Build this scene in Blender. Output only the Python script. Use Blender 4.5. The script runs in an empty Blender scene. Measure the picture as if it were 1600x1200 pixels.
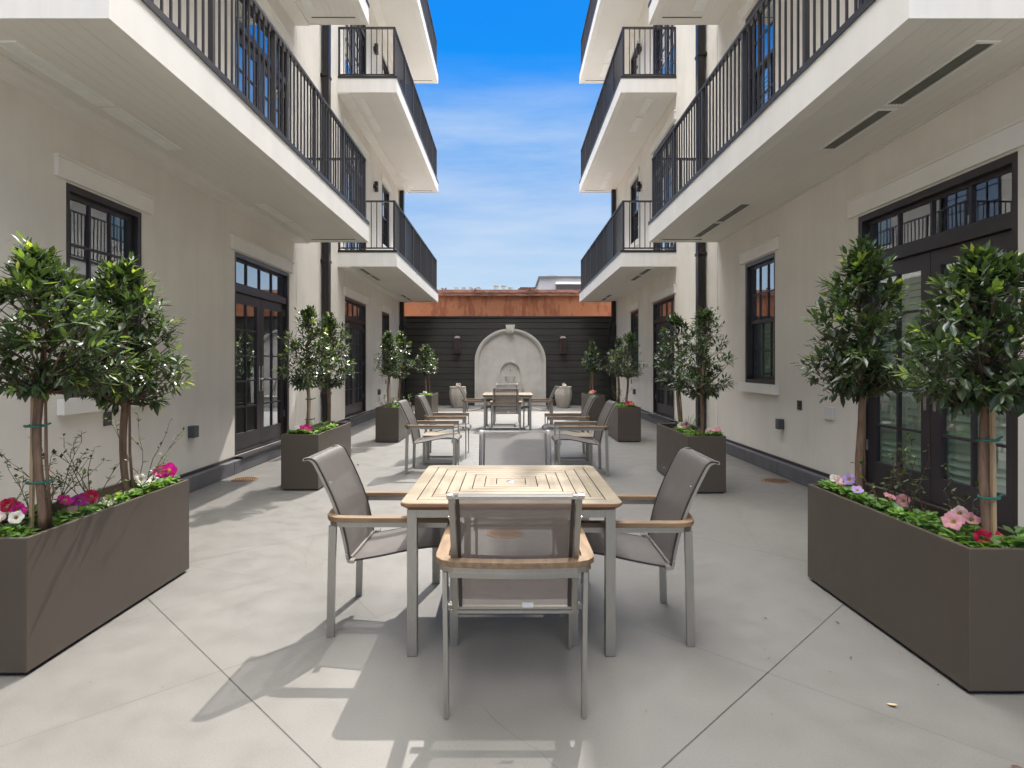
import bpy, bmesh, math, random
from mathutils import Vector, Matrix, noise as mnoise
R = math.radians
sc = bpy.context.scene
COL = sc.collection
XW = {-1: 3.54, 1: 3.47}      # distance of each facade from the axis
YEND = 19.9

# ------------------------------------------------------------------ materials
def new_mat(name):
    m = bpy.data.materials.new(name); m.use_nodes = True
    nt = m.node_tree; b = nt.nodes['Principled BSDF']
    return m, nt, b
def N(nt, t, **k):
    n = nt.nodes.new(t)
    for a, v in k.items(): setattr(n, a, v)
    return n
def ramp(nt, src, stops):
    r = N(nt, 'ShaderNodeValToRGB'); e = r.color_ramp.elements
    e[0].position, e[0].color = stops[0][0], (*stops[0][1], 1)
    e[1].position, e[1].color = stops[1][0], (*stops[1][1], 1)
    for p, c in stops[2:]:
        x = e.new(p); x.color = (*c, 1)
    nt.links.new(src, r.inputs[0]); return r.outputs[0]
def mrange(nt, src, a, b_):
    n = N(nt, 'ShaderNodeMapRange'); n.inputs['From Min'].default_value = a; n.inputs['From Max'].default_value = b_
    nt.links.new(src, n.inputs['Value']); return n.outputs[0]
def coords(nt, scale=(1, 1, 1)):
    tc = N(nt, 'ShaderNodeTexCoord'); mp = N(nt, 'ShaderNodeMapping')
    mp.inputs['Scale'].default_value = scale
    nt.links.new(tc.outputs['Object'], mp.inputs[0]); return mp.outputs[0]
def noise(nt, vec, scale, detail=4, rough=.55):
    n = N(nt, 'ShaderNodeTexNoise'); n.inputs['Scale'].default_value = scale
    n.inputs['Detail'].default_value = detail; n.inputs['Roughness'].default_value = rough
    nt.links.new(vec, n.inputs['Vector']); return n.outputs[0]
def bump(nt, h, b, strength=.2, dist=.01, prev=None):
    n = N(nt, 'ShaderNodeBump'); n.inputs['Strength'].default_value = strength
    n.inputs['Distance'].default_value = dist
    nt.links.new(h, n.inputs['Height'])
    if prev: nt.links.new(prev, n.inputs['Normal'])
    nt.links.new(n.outputs[0], b.inputs['Normal']); return n.outputs[0]
def simple(name, col, rough=.5, metal=0., var=.12, scale=6., sc3=(1, 1, 1), bs=.0, bscale=80., spec=None, bd=.002):
    m, nt, b = new_mat(name)
    v = coords(nt, sc3)
    f = noise(nt, v, scale)
    lo = tuple(c * (1 - var) for c in col); hi = tuple(min(1, c * (1 + var)) for c in col)
    nt.links.new(ramp(nt, f, [(.3, lo), (.7, hi)]), b.inputs['Base Color'])
    b.inputs['Roughness'].default_value = rough; b.inputs['Metallic'].default_value = metal
    if spec is not None: b.inputs['Specular IOR Level'].default_value = spec
    if bs: bump(nt, noise(nt, v, bscale, 3), b, bs, bd)
    return m
M = {}
def stucco(name, col):
    m, nt, b = new_mat(name); v = coords(nt)
    big = noise(nt, v, .9, 6, .62)
    c1 = ramp(nt, big, [(.25, tuple(c * .90 for c in col)), (.75, tuple(c * 1.05 for c in col))])
    st = noise(nt, coords(nt, (3, 3, .30)), 1.5, 7, .68)
    mx = N(nt, 'ShaderNodeMix', data_type='RGBA', blend_type='MULTIPLY')
    mx.inputs[0].default_value = .24
    nt.links.new(c1, mx.inputs[6])
    nt.links.new(ramp(nt, st, [(.35, (.82, .81, .79)), (.6, (1, 1, 1))]), mx.inputs[7])
    nt.links.new(mx.outputs[2], b.inputs['Base Color'])
    b.inputs['Roughness'].default_value = .88
    p = bump(nt, noise(nt, v, 160, 3, .6), b, .22, .003)
    bump(nt, noise(nt, v, 2.2, 3, .5), b, .25, .03, p)
    return m
M['stucco'] = stucco('stucco', (.82, .775, .70))
M['trim'] = simple('painted_trim', (.84, .81, .755), .6, var=.05, scale=2, bs=.05)
M['fascia'] = simple('fascia_paint', (.82, .795, .745), .5, var=.045, scale=1.2, sc3=(7, 2.5, .9), bs=.06, bscale=30)
def soffit():
    m, nt, b = new_mat('beadboard_soffit'); v = coords(nt)
    w = N(nt, 'ShaderNodeTexWave', wave_type='BANDS', bands_direction='X', wave_profile='SAW')
    w.inputs['Scale'].default_value = 3.2; nt.links.new(v, w.inputs['Vector'])
    r = ramp(nt, w.outputs['Fac'], [(0, (0, 0, 0)), (.09, (1, 1, 1))])
    f = noise(nt, v, 1.1, 3)
    nt.links.new(ramp(nt, f, [(.3, (.77, .745, .69)), (.7, (.81, .785, .73))]), b.inputs['Base Color'])
    b.inputs['Roughness'].default_value = .5
    bump(nt, r, b, .9, .004)
    return m
M['soffit'] = soffit()
M['black'] = simple('dark_bronze_frame', (.028, .022, .024), .32, var=.15, scale=3, spec=.5)
M['leafdoor'] = simple('door_paint', (.040, .032, .037), .38, var=.12, scale=3)
M['rail'] = simple('railing_metal', (.030, .026, .026), .42, .1, var=.1, scale=5)
M['pipe'] = simple('downspout_metal', (.022, .019, .021), .3, .3, var=.1, scale=4)
M['steel'] = simple('brushed_steel', (.37, .35, .31), .36, .85, var=.07, scale=30, sc3=(8, 8, .6), bs=.02, bscale=60)
M['chrome'] = simple('satin_chrome', (.62, .60, .57), .25, 1, var=.04)
M['darkmetal'] = simple('dark_sling_rail', (.05, .04, .035), .4, .3)
M['ventwhite_lit'] = simple('vent_white_lit', (.88, .88, .85), .5, var=.03)  # white vent frames; also paints reflected light onto the brighter vents
M['ventdark'] = simple('vent_shadow', (.10, .10, .085), .7, var=.1)
M['louver'] = simple('louver_metal', (.30, .30, .26), .5, .3)
M['soil'] = simple('potting_soil', (.055, .032, .020), .95, var=.6, scale=60, bs=.9, bscale=70, bd=.02)
def plantmat():
    m, nt, b = new_mat('bronze_fibreglass'); L = nt.links; v = coords(nt)
    c = ramp(nt, noise(nt, v, 1.3, 4), [(.3, (.069, .054, .041)), (.7, (.077, .061, .047))])
    sx = N(nt, 'ShaderNodeSeparateXYZ'); L.new(v, sx.inputs[0])
    st = noise(nt, coords(nt, (9, 9, .5)), 1.6, 6, .7)
    m1 = N(nt, 'ShaderNodeMix', data_type='RGBA'); L.new(ramp(nt, st, [(.58, (0, 0, 0)), (.80, (.14, .14, .14))]), m1.inputs[0]); L.new(c, m1.inputs[6]); m1.inputs[7].default_value = (.125, .105, .085, 1)
    ds = noise(nt, v, 11, 6, .7)
    zz = N(nt, 'ShaderNodeMath', operation='MULTIPLY_ADD'); L.new(sx.outputs[2], zz.inputs[0]); zz.inputs[1].default_value = -4.5; L.new(ds, zz.inputs[2])
    m2 = N(nt, 'ShaderNodeMix', data_type='RGBA'); L.new(ramp(nt, zz.outputs[0], [(.30, (0, 0, 0)), (.66, (.35, .35, .35))]), m2.inputs[0]); L.new(m1.outputs[2], m2.inputs[6]); m2.inputs[7].default_value = (.12, .108, .092, 1)
    L.new(m2.outputs[2], b.inputs['Base Color'])
    L.new(ramp(nt, ds, [(.3, (.40, .40, .40)), (.7, (.50, .50, .50))]), b.inputs['Roughness'])
    bump(nt, noise(nt, v, 1.4, 1), b, .06, .02)
    return m
M['plantbox'] = plantmat()
M['kerb'] = simple('bluestone_kerb', (.115, .115, .124), .6, var=.18, scale=5, bs=.15)
M['plank'] = simple('charcoal_planks', (.040, .037, .030), .55, var=.22, scale=2.2, sc3=(.35, 1, 6), bs=.12, bscale=25)
M['stone'] = simple('cast_stone', (.58, .55, .495), .8, var=.10, scale=3, bs=.15, bscale=60)
M['urn'] = simple('cast_stone_urn', (.50, .455, .39), .8, var=.12, scale=4, bs=.2, bscale=60)
M['copper'] = simple('aged_bronze', (.10, .05, .038), .45, .5, var=.3, scale=20)
M['cap'] = simple('lantern_cap', (.10, .065, .055), .5, .3, var=.2)
M['grate'] = simple('bronze_grate', (.23, .125, .055), .5, .6, var=.3, scale=30)
M['hole'] = simple('drain_pit', (.012, .010, .009), .9)
M['plastic'] = simple('grey_plastic', (.09, .09, .10), .45)
M['whiteplate'] = simple('white_plate', (.72, .71, .68), .4, var=.03)
M['bark'] = simple('bark', (.20, .125, .082), .85, var=.4, scale=9, sc3=(6, 6, 1), bs=.6, bscale=40, bd=.006)
M['twig'] = simple('twig_bark', (.10, .058, .040), .8, var=.3, scale=20)
M['stake'] = simple('wood_stake', (.44, .31, .18), .7, var=.18, scale=6, sc3=(10, 10, .8))
M['tie'] = simple('green_tie', (.01, .17, .13), .5)
M['glassbulb'] = simple('frosted_bulb', (.75, .72, .65), .3)
M['greywall'] = simple('far_grey_wall', (.34, .32, .32), .8, var=.08, scale=1)
M['greydark'] = simple('far_dark_opening', (.10, .09, .09), .6)
M['galv'] = simple('galvanised', (.40, .42, .40), .4, .5)
M['ground'] = simple('far_ground', (.17, .165, .155), .9, var=.2, scale=.5)
M['roof'] = simple('flat_roof', (.30, .29, .27), .9, var=.1)
M['shutter'] = simple('white_shutter', (.80, .84, .78), .45, var=.04)
M['interior'] = simple('room_interior', (.28, .25, .22), .9)

def teak():
    m, nt, b = new_mat('teak')
    tc = N(nt, 'ShaderNodeTexCoord')
    mp = N(nt, 'ShaderNodeMapping'); mp.inputs['Scale'].default_value = (1.6, 22, 22)
    nt.links.new(tc.outputs['UV'], mp.inputs[0])
    n1 = noise(nt, mp.outputs[0], 1.0, 5, .6)
    n2 = noise(nt, tc.outputs['Object'], 4.5, 3, .5)
    ad = N(nt, 'ShaderNodeMath', operation='ADD'); ml = N(nt, 'ShaderNodeMath', operation='MULTIPLY')
    ml.inputs[1].default_value = .8
    nt.links.new(n2, ml.inputs[0]); nt.links.new(n1, ad.inputs[0]); nt.links.new(ml.outputs[0], ad.inputs[1])
    nt.links.new(ramp(nt, ad.outputs[0], [(.55, (.16, .122, .080)), (1.2, (.27, .225, .16)), (.85, (.215, .175, .12))]), b.inputs['Base Color'])
    b.inputs['Roughness'].default_value = .55; b.inputs['Specular IOR Level'].default_value = .25
    bump(nt, n1, b, .12, .002)
    return m
M['teak'] = teak()
M['teakedge'] = simple('teak_edge', (.21, .10, .05), .5, var=.2, scale=5, sc3=(3, 3, 12))

def concrete():
    m, nt, b = new_mat('courtyard_concrete'); L = nt.links
    tc = N(nt, 'ShaderNodeTexCoord'); v = tc.outputs['Object']
    f = noise(nt, v, .55, 6, .6); g = noise(nt, v, 5, 5, .65)
    c = ramp(nt, f, [(.3, (.150, .142, .128)), (.7, (.161, .153, .139))])
    mx = N(nt, 'ShaderNodeMix', data_type='RGBA', blend_type='MULTIPLY'); mx.inputs[0].default_value = .38
    L.new(c, mx.inputs[6]); L.new(ramp(nt, g, [(.35, (.86, .86, .86)), (.62, (1, 1, 1))]), mx.inputs[7])
    # stains
    st = noise(nt, v, 1.7, 7, .75)
    mx2 = N(nt, 'ShaderNodeMix', data_type='RGBA', blend_type='MULTIPLY'); mx2.inputs[0].default_value = .28
    L.new(mx.outputs[2], mx2.inputs[6]); L.new(ramp(nt, st, [(.26, (.78, .76, .73)), (.36, (1, 1, 1))]), mx2.inputs[7])
    sp = noise(nt, v, 130, 2, .5)
    mx4 = N(nt, 'ShaderNodeMix', data_type='RGBA', blend_type='MULTIPLY'); mx4.inputs[0].default_value = .6
    L.new(mx2.outputs[2], mx4.inputs[6]); L.new(ramp(nt, sp, [(.3, (.75, .75, .74)), (.5, (1, 1, 1))]), mx4.inputs[7])
    # saw-cut joints on a diagonal grid, wobbling very slightly
    sx = N(nt, 'ShaderNodeSeparateXYZ'); L.new(v, sx.inputs[0])
    def joint(op, off):
        a = N(nt, 'ShaderNodeMath', operation=op); L.new(sx.outputs[0], a.inputs[0]); L.new(sx.outputs[1], a.inputs[1])
        s = N(nt, 'ShaderNodeMath', operation='SUBTRACT'); L.new(a.outputs[0], s.inputs[0]); s.inputs[1].default_value = off
        d = N(nt, 'ShaderNodeMath', operation='DIVIDE'); L.new(s.outputs[0], d.inputs[0]); d.inputs[1].default_value = 4.92
        w = N(nt, 'ShaderNodeMath', operation='PINGPONG'); L.new(d.outputs[0], w.inputs[0]); w.inputs[1].default_value = .5
        return w.outputs[0]
    def pair(o1, o2):
        mn = N(nt, 'ShaderNodeMath', operation='MINIMUM'); L.new(joint('ADD', o1), mn.inputs[0]); L.new(joint('SUBTRACT', o2), mn.inputs[1]); return mn.outputs[0]
    jr = mrange(nt, pair(1.43, -1.55), .0005, .0011)
    jw = mrange(nt, pair(3.89, -4.05), .0002, .0007)
    mxw = N(nt, 'ShaderNodeMix', data_type='RGBA', blend_type='MULTIPLY'); L.new(mx4.outputs[2], mxw.inputs[6]); L.new(jw, mxw.inputs[7])
    L.new(ramp(nt, noise(nt, v, 1.1, 3), [(.40, (.3, .3, .3)), (.60, (.75, .75, .75))]), mxw.inputs[0])
    mx3 = N(nt, 'ShaderNodeMix', data_type='RGBA', blend_type='MULTIPLY'); mx3.inputs[0].default_value = .66
    L.new(mxw.outputs[2], mx3.inputs[6]); L.new(jr, mx3.inputs[7])
    # hairline cracks
    vo = N(nt, 'ShaderNodeTexVoronoi', feature='DISTANCE_TO_EDGE'); vo.inputs['Scale'].default_value = .42
    wv = N(nt, 'ShaderNodeMix', data_type='VECTOR'); wv.inputs[0].default_value = .10
    nn = N(nt, 'ShaderNodeTexNoise'); nn.inputs['Scale'].default_value = 2; nn.inputs['Detail'].default_value = 6; L.new(v, nn.inputs['Vector'])
    L.new(v, wv.inputs[4]); L.new(nn.outputs['Color'], wv.inputs[5]); L.new(wv.outputs[1], vo.inputs['Vector'])
    mk = noise(nt, v, .8, 2)
    cr = mrange(nt, vo.outputs[0], .0003, .0012)
    mx5 = N(nt, 'ShaderNodeMix', data_type='RGBA', blend_type='MULTIPLY')
    L.new(ramp(nt, mk, [(.48, (0, 0, 0)), (.60, (.5, .5, .5))]), mx5.inputs[0])
    L.new(mx3.outputs[2], mx5.inputs[6]); L.new(cr, mx5.inputs[7])
    vs = N(nt, 'ShaderNodeTexVoronoi'); vs.inputs['Scale'].default_value = 4.5; L.new(v, vs.inputs['Vector'])
    sc_ = N(nt, 'ShaderNodeSeparateColor'); L.new(vs.outputs['Color'], sc_.inputs[0])
    th = N(nt, 'ShaderNodeMath', operation='MULTIPLY'); L.new(mrange(nt, sc_.outputs[0], .72, 1.0), th.inputs[0]); th.inputs[1].default_value = .020
    lt = N(nt, 'ShaderNodeMath', operation='LESS_THAN'); L.new(vs.outputs['Distance'], lt.inputs[0]); L.new(th.outputs[0], lt.inputs[1])
    ls = N(nt, 'ShaderNodeMath', operation='MULTIPLY'); L.new(lt.outputs[0], ls.inputs[0]); ls.inputs[1].default_value = .65
    mx6 = N(nt, 'ShaderNodeMix', data_type='RGBA'); L.new(ls.outputs[0], mx6.inputs[0]); L.new(mx5.outputs[2], mx6.inputs[6]); mx6.inputs[7].default_value = (.06, .05, .04, 1)
    # pale scuffs and water marks
    sf = noise(nt, coords(nt, (1, 1.6, 1)), 2.6, 9, .78)
    mx7 = N(nt, 'ShaderNodeMix', data_type='RGBA'); L.new(mrange(nt, sf, .68, .90), mx7.inputs[0]); L.new(mx6.outputs[2], mx7.inputs[6]); mx7.inputs[7].default_value = (.27, .26, .24, 1)
    L.new(mx7.outputs[2], b.inputs['Base Color'])
    L.new(ramp(nt, g, [(.3, (.42, .42, .42)), (.7, (.62, .62, .62))]), b.inputs['Roughness'])
    p = bump(nt, jr, b, .6, .004)
    bump(nt, noise(nt, v, 90, 3, .6), b, .10, .002, p)
    return m
M['concrete'] = concrete()

def rust():
    m, nt, b = new_mat('rusted_cladding'); L = nt.links
    v = coords(nt, (1, 1, .28))
    a = noise(nt, v, 1.6, 8, .7); c = noise(nt, coords(nt, (1.3, 1, .25)), 2.2, 7, .75)
    ad = N(nt, 'ShaderNodeMath', operation='ADD'); L.new(a, ad.inputs[0]); L.new(c, ad.inputs[1])
    L.new(ramp(nt, ad.outputs[0], [(.72, (.17, .055, .030)), (1.30, (.44, .20, .105)), (.95, (.30, .105, .050)), (1.10, (.36, .14, .066))]), b.inputs['Base Color'])
    b.inputs['Roughness'].default_value = .8
    bump(nt, a, b, .2, .02)
    return m
M['rust'] = rust()
M['rustcap'] = simple('rusty_coping', (.34, .17, .125), .75, var=.45, scale=4, sc3=(1, 1, 3))

def fabric():
    m, nt, b = new_mat('sling_mesh'); L = nt.links
    v = coords(nt)
    f = noise(nt, v, 9, 3)
    L.new(ramp(nt, f, [(.3, (.10, .088, .082)), (.7, (.122, .108, .10))]), b.inputs['Base Color'])
    b.inputs['Roughness'].default_value = .6
    w = N(nt, 'ShaderNodeTexWave', wave_type='BANDS', bands_direction='X'); w.inputs['Scale'].default_value = 120; L.new(v, w.inputs['Vector'])
    bump(nt, w.outputs['Fac'], b, .25, .001)
    # open weave: the straighter one looks at it the more shows through
    g = N(nt, 'ShaderNodeNewGeometry'); d = N(nt, 'ShaderNodeVectorMath', operation='DOT_PRODUCT')
    L.new(g.outputs['Incoming'], d.inputs[0]); L.new(g.outputs['True Normal'], d.inputs[1])
    ab = N(nt, 'ShaderNodeMath', operation='ABSOLUTE'); L.new(d.outputs['Value'], ab.inputs[0])
    pw = N(nt, 'ShaderNodeMath', operation='POWER'); L.new(ab.outputs[0], pw.inputs[0]); pw.inputs[1].default_value = 1.6
    ml = N(nt, 'ShaderNodeMath', operation='MULTIPLY'); L.new(pw.outputs[0], ml.inputs[0]); ml.inputs[1].default_value = .42
    tr = N(nt, 'ShaderNodeBsdfTransparent'); mix = N(nt, 'ShaderNodeMixShader')
    tl = N(nt, 'ShaderNodeBsdfTranslucent'); tl.inputs[0].default_value = (.25, .2, .17, 1)
    m1 = N(nt, 'ShaderNodeMixShader'); m1.inputs[0].default_value = .12
    L.new(b.outputs[0], m1.inputs[1]); L.new(tl.outputs[0], m1.inputs[2])
    L.new(ml.outputs[0], mix.inputs[0]); L.new(m1.outputs[0], mix.inputs[1]); L.new(tr.outputs[0], mix.inputs[2])
    L.new(mix.outputs[0], nt.nodes['Material Output'].inputs[0])
    return m
M['fabric'] = fabric()

def glass():
    m, nt, b = new_mat('window_glass'); L = nt.links
    nt.nodes.remove(b)
    tr = N(nt, 'ShaderNodeBsdfTransparent'); tr.inputs[0].default_value = (.88, .96, .92, 1)
    gl = N(nt, 'ShaderNodeBsdfGlossy'); gl.inputs['Roughness'].default_value = .0
    gl.inputs['Color'].default_value = (.92, .96, 1, 1)
    v = coords(nt); bp = N(nt, 'ShaderNodeBump'); bp.inputs['Strength'].default_value = .05; bp.inputs['Distance'].default_value = .02
    L.new(noise(nt, v, 1.3, 1), bp.inputs['Height']); L.new(bp.outputs[0], gl.inputs['Normal'])
    fr = N(nt, 'ShaderNodeFresnel'); fr.inputs['IOR'].default_value = 1.75
    ml = N(nt, 'ShaderNodeMath', operation='MULTIPLY'); ml.inputs[1].default_value = 2.1; ml.use_clamp = True
    gg = N(nt, 'ShaderNodeNewGeometry'); iv = N(nt, 'ShaderNodeMath', operation='SUBTRACT'); iv.inputs[0].default_value = 1; L.new(gg.outputs['Backfacing'], iv.inputs[1])
    fa = N(nt, 'ShaderNodeMath', operation='ADD'); fa.inputs[1].default_value = .06; L.new(fr.outputs[0], fa.inputs[0])
    mf = N(nt, 'ShaderNodeMath', operation='MULTIPLY'); L.new(fa.outputs[0], mf.inputs[0]); L.new(iv.outputs[0], mf.inputs[1])
    L.new(mf.outputs[0], ml.inputs[0])
    mix = N(nt, 'ShaderNodeMixShader'); L.new(ml.outputs[0], mix.inputs[0])
    L.new(tr.outputs[0], mix.inputs[1]); L.new(gl.outputs[0], mix.inputs[2])
    L.new(mix.outputs[0], nt.nodes['Material Output'].inputs[0])
    return m
M['glass'] = glass()

M['smoked'] = simple('smoked_glass', (.030, .018, .014), .12)
def leafmat(name, col, back, rough=.34, trans=.22):
    m, nt, b = new_mat(name); L = nt.links
    g = N(nt, 'ShaderNodeNewGeometry'); v = coords(nt)
    f = noise(nt, v, 14, 2)
    c = ramp(nt, f, [(.3, tuple(x * .75 for x in col)), (.7, tuple(min(1, x * 1.3) for x in col))])
    mx = N(nt, 'ShaderNodeMix', data_type='RGBA'); L.new(g.outputs['Backfacing'], mx.inputs[0])
    L.new(c, mx.inputs[6]); mx.inputs[7].default_value = (*back, 1)
    L.new(mx.outputs[2], b.inputs['Base Color']); b.inputs['Roughness'].default_value = rough
    tl = N(nt, 'ShaderNodeBsdfTranslucent'); tl.inputs[0].default_value = (min(1, col[0] * 2.4 + .03), min(1, col[1] * 2.4 + .05), col[2] * 1.0, 1)
    mix = N(nt, 'ShaderNodeMixShader'); mix.inputs[0].default_value = trans
    L.new(b.outputs[0], mix.inputs[1]); L.new(tl.outputs[0], mix.inputs[2])
    L.new(mix.outputs[0], nt.nodes['Material Output'].inputs[0])
    return m
LEAF = [leafmat('bay_leaf_dark', (.026, .044, .020), (.06, .085, .045), .27, .14),
        leafmat('bay_leaf_mid', (.042, .072, .028), (.08, .115, .055), .27, .18),
        leafmat('bay_leaf_young', (.11, .17, .04), (.14, .20, .06), .36, .25),
        leafmat('bay_leaf_tip', (.27, .30, .07), (.27, .30, .1), .4, .3)]
BED = [leafmat('bedding_leaf', (.075, .17, .035), (.12, .22, .06), .5, .3),
       leafmat('bedding_leaf_pale', (.20, .33, .07), (.22, .36, .1), .5, .3)]
def petal(name, col, cen):
    m, nt, b = new_mat(name); L = nt.links
    b.inputs['Base Color'].default_value = (*col, 1)
    v = coords(nt); f = noise(nt, v, 30, 3)
    L.new(ramp(nt, f, [(.3, tuple(x * .8 for x in col)), (.7, tuple(min(1, x * 1.1) for x in col))]), b.inputs['Base Color'])
    b.inputs['Roughness'].default_value = .6
    tl = N(nt, 'ShaderNodeBsdfTranslucent'); tl.inputs[0].default_value = (*col, 1)
    mix = N(nt, 'ShaderNodeMixShader'); mix.inputs[0].default_value = .35
    L.new(b.outputs[0], mix.inputs[1]); L.new(tl.outputs[0], mix.inputs[2]); L.new(mix.outputs[0], nt.nodes['Material Output'].inputs[0])
    return m
PET = {'throat': petal('petal_throat', (.45, .36, .10), 0), 'magenta': petal('petal_magenta', (.72, .01, .30), 0), 'crimson': petal('petal_crimson', (.50, .008, .06), 0),
       'purple': petal('petal_purple', (.32, .01, .22), 0), 'white': petal('petal_white', (.85, .80, .72), 0),
       'pale': petal('petal_pale_pink', (.84, .58, .58), 0), 'pink': petal('petal_pink', (.78, .36, .40), 0),
       'lilac': petal('petal_lilac', (.55, .38, .75), 0), 'coral': petal('petal_coral', (.80, .22, .16), 0)}

# ------------------------------------------------------------------ mesh builder
class MB:
    def __init__(s, fn=None): s.v = []; s.f = []; s.mi = []; s.fn = fn; s.uv = {}
    def add(s, vs, fs, mi=0):
        o = len(s.v)
        s.v += [s.fn(*p) if s.fn else tuple(p) for p in vs]
        for f in fs: s.f.append([o + i for i in f]); s.mi.append(mi)
    def box(s, a, b, mi=0):
        (x0, y0, z0), (x1, y1, z1) = a, b
        s.add([(x0, y0, z0), (x1, y0, z0), (x1, y1, z0), (x0, y1, z0), (x0, y0, z1), (x1, y0, z1), (x1, y1, z1), (x0, y1, z1)],
              [(0, 3, 2, 1), (4, 5, 6, 7), (0, 1, 5, 4), (1, 2, 6, 5), (2, 3, 7, 6), (3, 0, 4, 7)], mi)
    def sweep(s, path, w, h, mi=0, side=None, cap=True):
        """rectangular bar along path; side = fixed sideways axis, w along it, h across"""
        P = [Vector(p) for p in path]; n = len(P); rings = []
        for i, p in enumerate(P):
            t = (P[min(i + 1, n - 1)] - P[max(i - 1, 0)]).normalized()
            if side is not None: sd = Vector(side); up = t.cross(sd).normalized()
            else: up = Vector((0, 0, 1)); sd = t.cross(up).normalized(); up = sd.cross(t).normalized()
            rings.append([p + sd * (a * w / 2) + up * (b * h / 2) for a, b in ((-1, -1), (1, -1), (1, 1), (-1, 1))])
        vs = [tuple(q) for r in rings for q in r]; fs = []
        for i in range(n - 1):
            for k in range(4):
                fs.append((i * 4 + k, i * 4 + (k + 1) % 4, i * 4 + 4 + (k + 1) % 4, i * 4 + 4 + k))
        if cap: fs += [(3, 2, 1, 0), tuple((n - 1) * 4 + k for k in range(4))]
        s.add(vs, fs, mi)
    def tube(s, path, radii, seg=8, mi=0):
        P = [Vector(p) for p in path]; n = len(P)
        if not hasattr(radii, '__len__'): radii = [radii] * n
        vs = []; fs = []; ref = None
        for i, p in enumerate(P):
            t = (P[min(i + 1, n - 1)] - P[max(i - 1, 0)])
            t = t.normalized() if t.length > 1e-9 else Vector((0, 0, 1))
            if ref is None or abs(ref.dot(t)) > .95: ref = Vector((1, 0, 0)) if abs(t.x) < .8 else Vector((0, 1, 0))
            a = t.cross(ref).normalized(); b = t.cross(a)
            for k in range(seg):
                th = 2 * math.pi * k / seg
                vs.append(tuple(p + (a * math.cos(th) + b * math.sin(th)) * radii[i]))
        for i in range(n - 1):
            for k in range(seg):
                fs.append((i * seg + k, i * seg + (k + 1) % seg, (i + 1) * seg + (k + 1) % seg, (i + 1) * seg + k))
        fs.append(tuple(range(seg - 1, -1, -1))); fs.append(tuple((n - 1) * seg + k for k in range(seg)))
        s.add(vs, fs, mi)
    def lathe(s, prof, seg=24, mi=0, lob=0., nl=8, c=(0, 0, 0)):
        vs = []; fs = []
        for r, z in prof:
            for k in range(seg):
                th = 2 * math.pi * k / seg; rr = r * (1 + lob * math.cos(nl * th))
                vs.append((c[0] + rr * math.cos(th), c[1] + rr * math.sin(th), c[2] + z))
        for i in range(len(prof) - 1):
            for k in range(seg):
                fs.append((i * seg + k, i * seg + (k + 1) % seg, (i + 1) * seg + (k + 1) % seg, (i + 1) * seg + k))
        fs.append(tuple(range(seg - 1, -1, -1))); fs.append(tuple((len(prof) - 1) * seg + k for k in range(seg)))
        s.add(vs, fs, mi)
    def build(s, name, mats, parent=None, recalc=True, smooth=False, bevel=0., loc=None):
        me = bpy.data.meshes.new(name); me.from_pydata(s.v, [], s.f)
        if not isinstance(mats, (list, tuple)): mats = [mats]
        for m in mats: me.materials.append(m)
        me.polygons.foreach_set('material_index', s.mi)
        if recalc or bevel:
            bm = bmesh.new(); bm.from_mesh(me); bmesh.ops.recalc_face_normals(bm, faces=bm.faces)
            if bevel:
                bmesh.ops.bevel(bm, geom=list(bm.edges), offset=bevel, segments=2, affect='EDGES', profile=.6, clamp_overlap=True)
            bm.to_mesh(me); bm.free()
        if smooth: me.polygons.foreach_set('use_smooth', [True] * len(me.polygons))
        me.update()
        o = bpy.data.objects.new(name, me); COL.objects.link(o)
        if parent: o.parent = parent
        if loc: o.location = loc
        return o

def tag(o, label=None, cat=None, group=None, kind=None):
    if label: o['label'] = label
    if cat: o['category'] = cat
    if group: o['group'] = group
    if kind: o['kind'] = kind
    return o
def empty(name, loc=(0, 0, 0), label=None, cat=None, group=None, rz=0):
    o = bpy.data.objects.new(name, None); o.empty_display_size = .1; COL.objects.link(o)
    o.location = loc; o.rotation_euler = (0, 0, rz)
    return tag(o, label, cat, group)
def copy_tree(o, parent=None):
    c = o.copy(); COL.objects.link(c); c.parent = parent
    for ch in list(o.children): copy_tree(ch, c)
    return c

# ------------------------------------------------------------------ facades
# per storey: ('window'|'door', y0, y1)
OPEN = {-1: [('door', .3, 2.2), ('window', 4.81, 5.81), ('door', 7.77, 9.70), ('door', 13.0, 14.93), ('window', 16.8, 17.85)],
        1: [('door', .3, 2.2), ('door', 4.10, 5.985), ('window', 7.84, 8.84), ('door', 12.6, 14.5), ('window', 16.1, 17.15)]}
ZOFF = [0., 3.6, 7.2, 10.8]
ZTOP = 14.3
YB = -2.6
def side_fn(s):
    W = XW[s]
    return lambda u, w, v: (s * (W - w), u, v)      # u along Y, w out of the wall, v height

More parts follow.
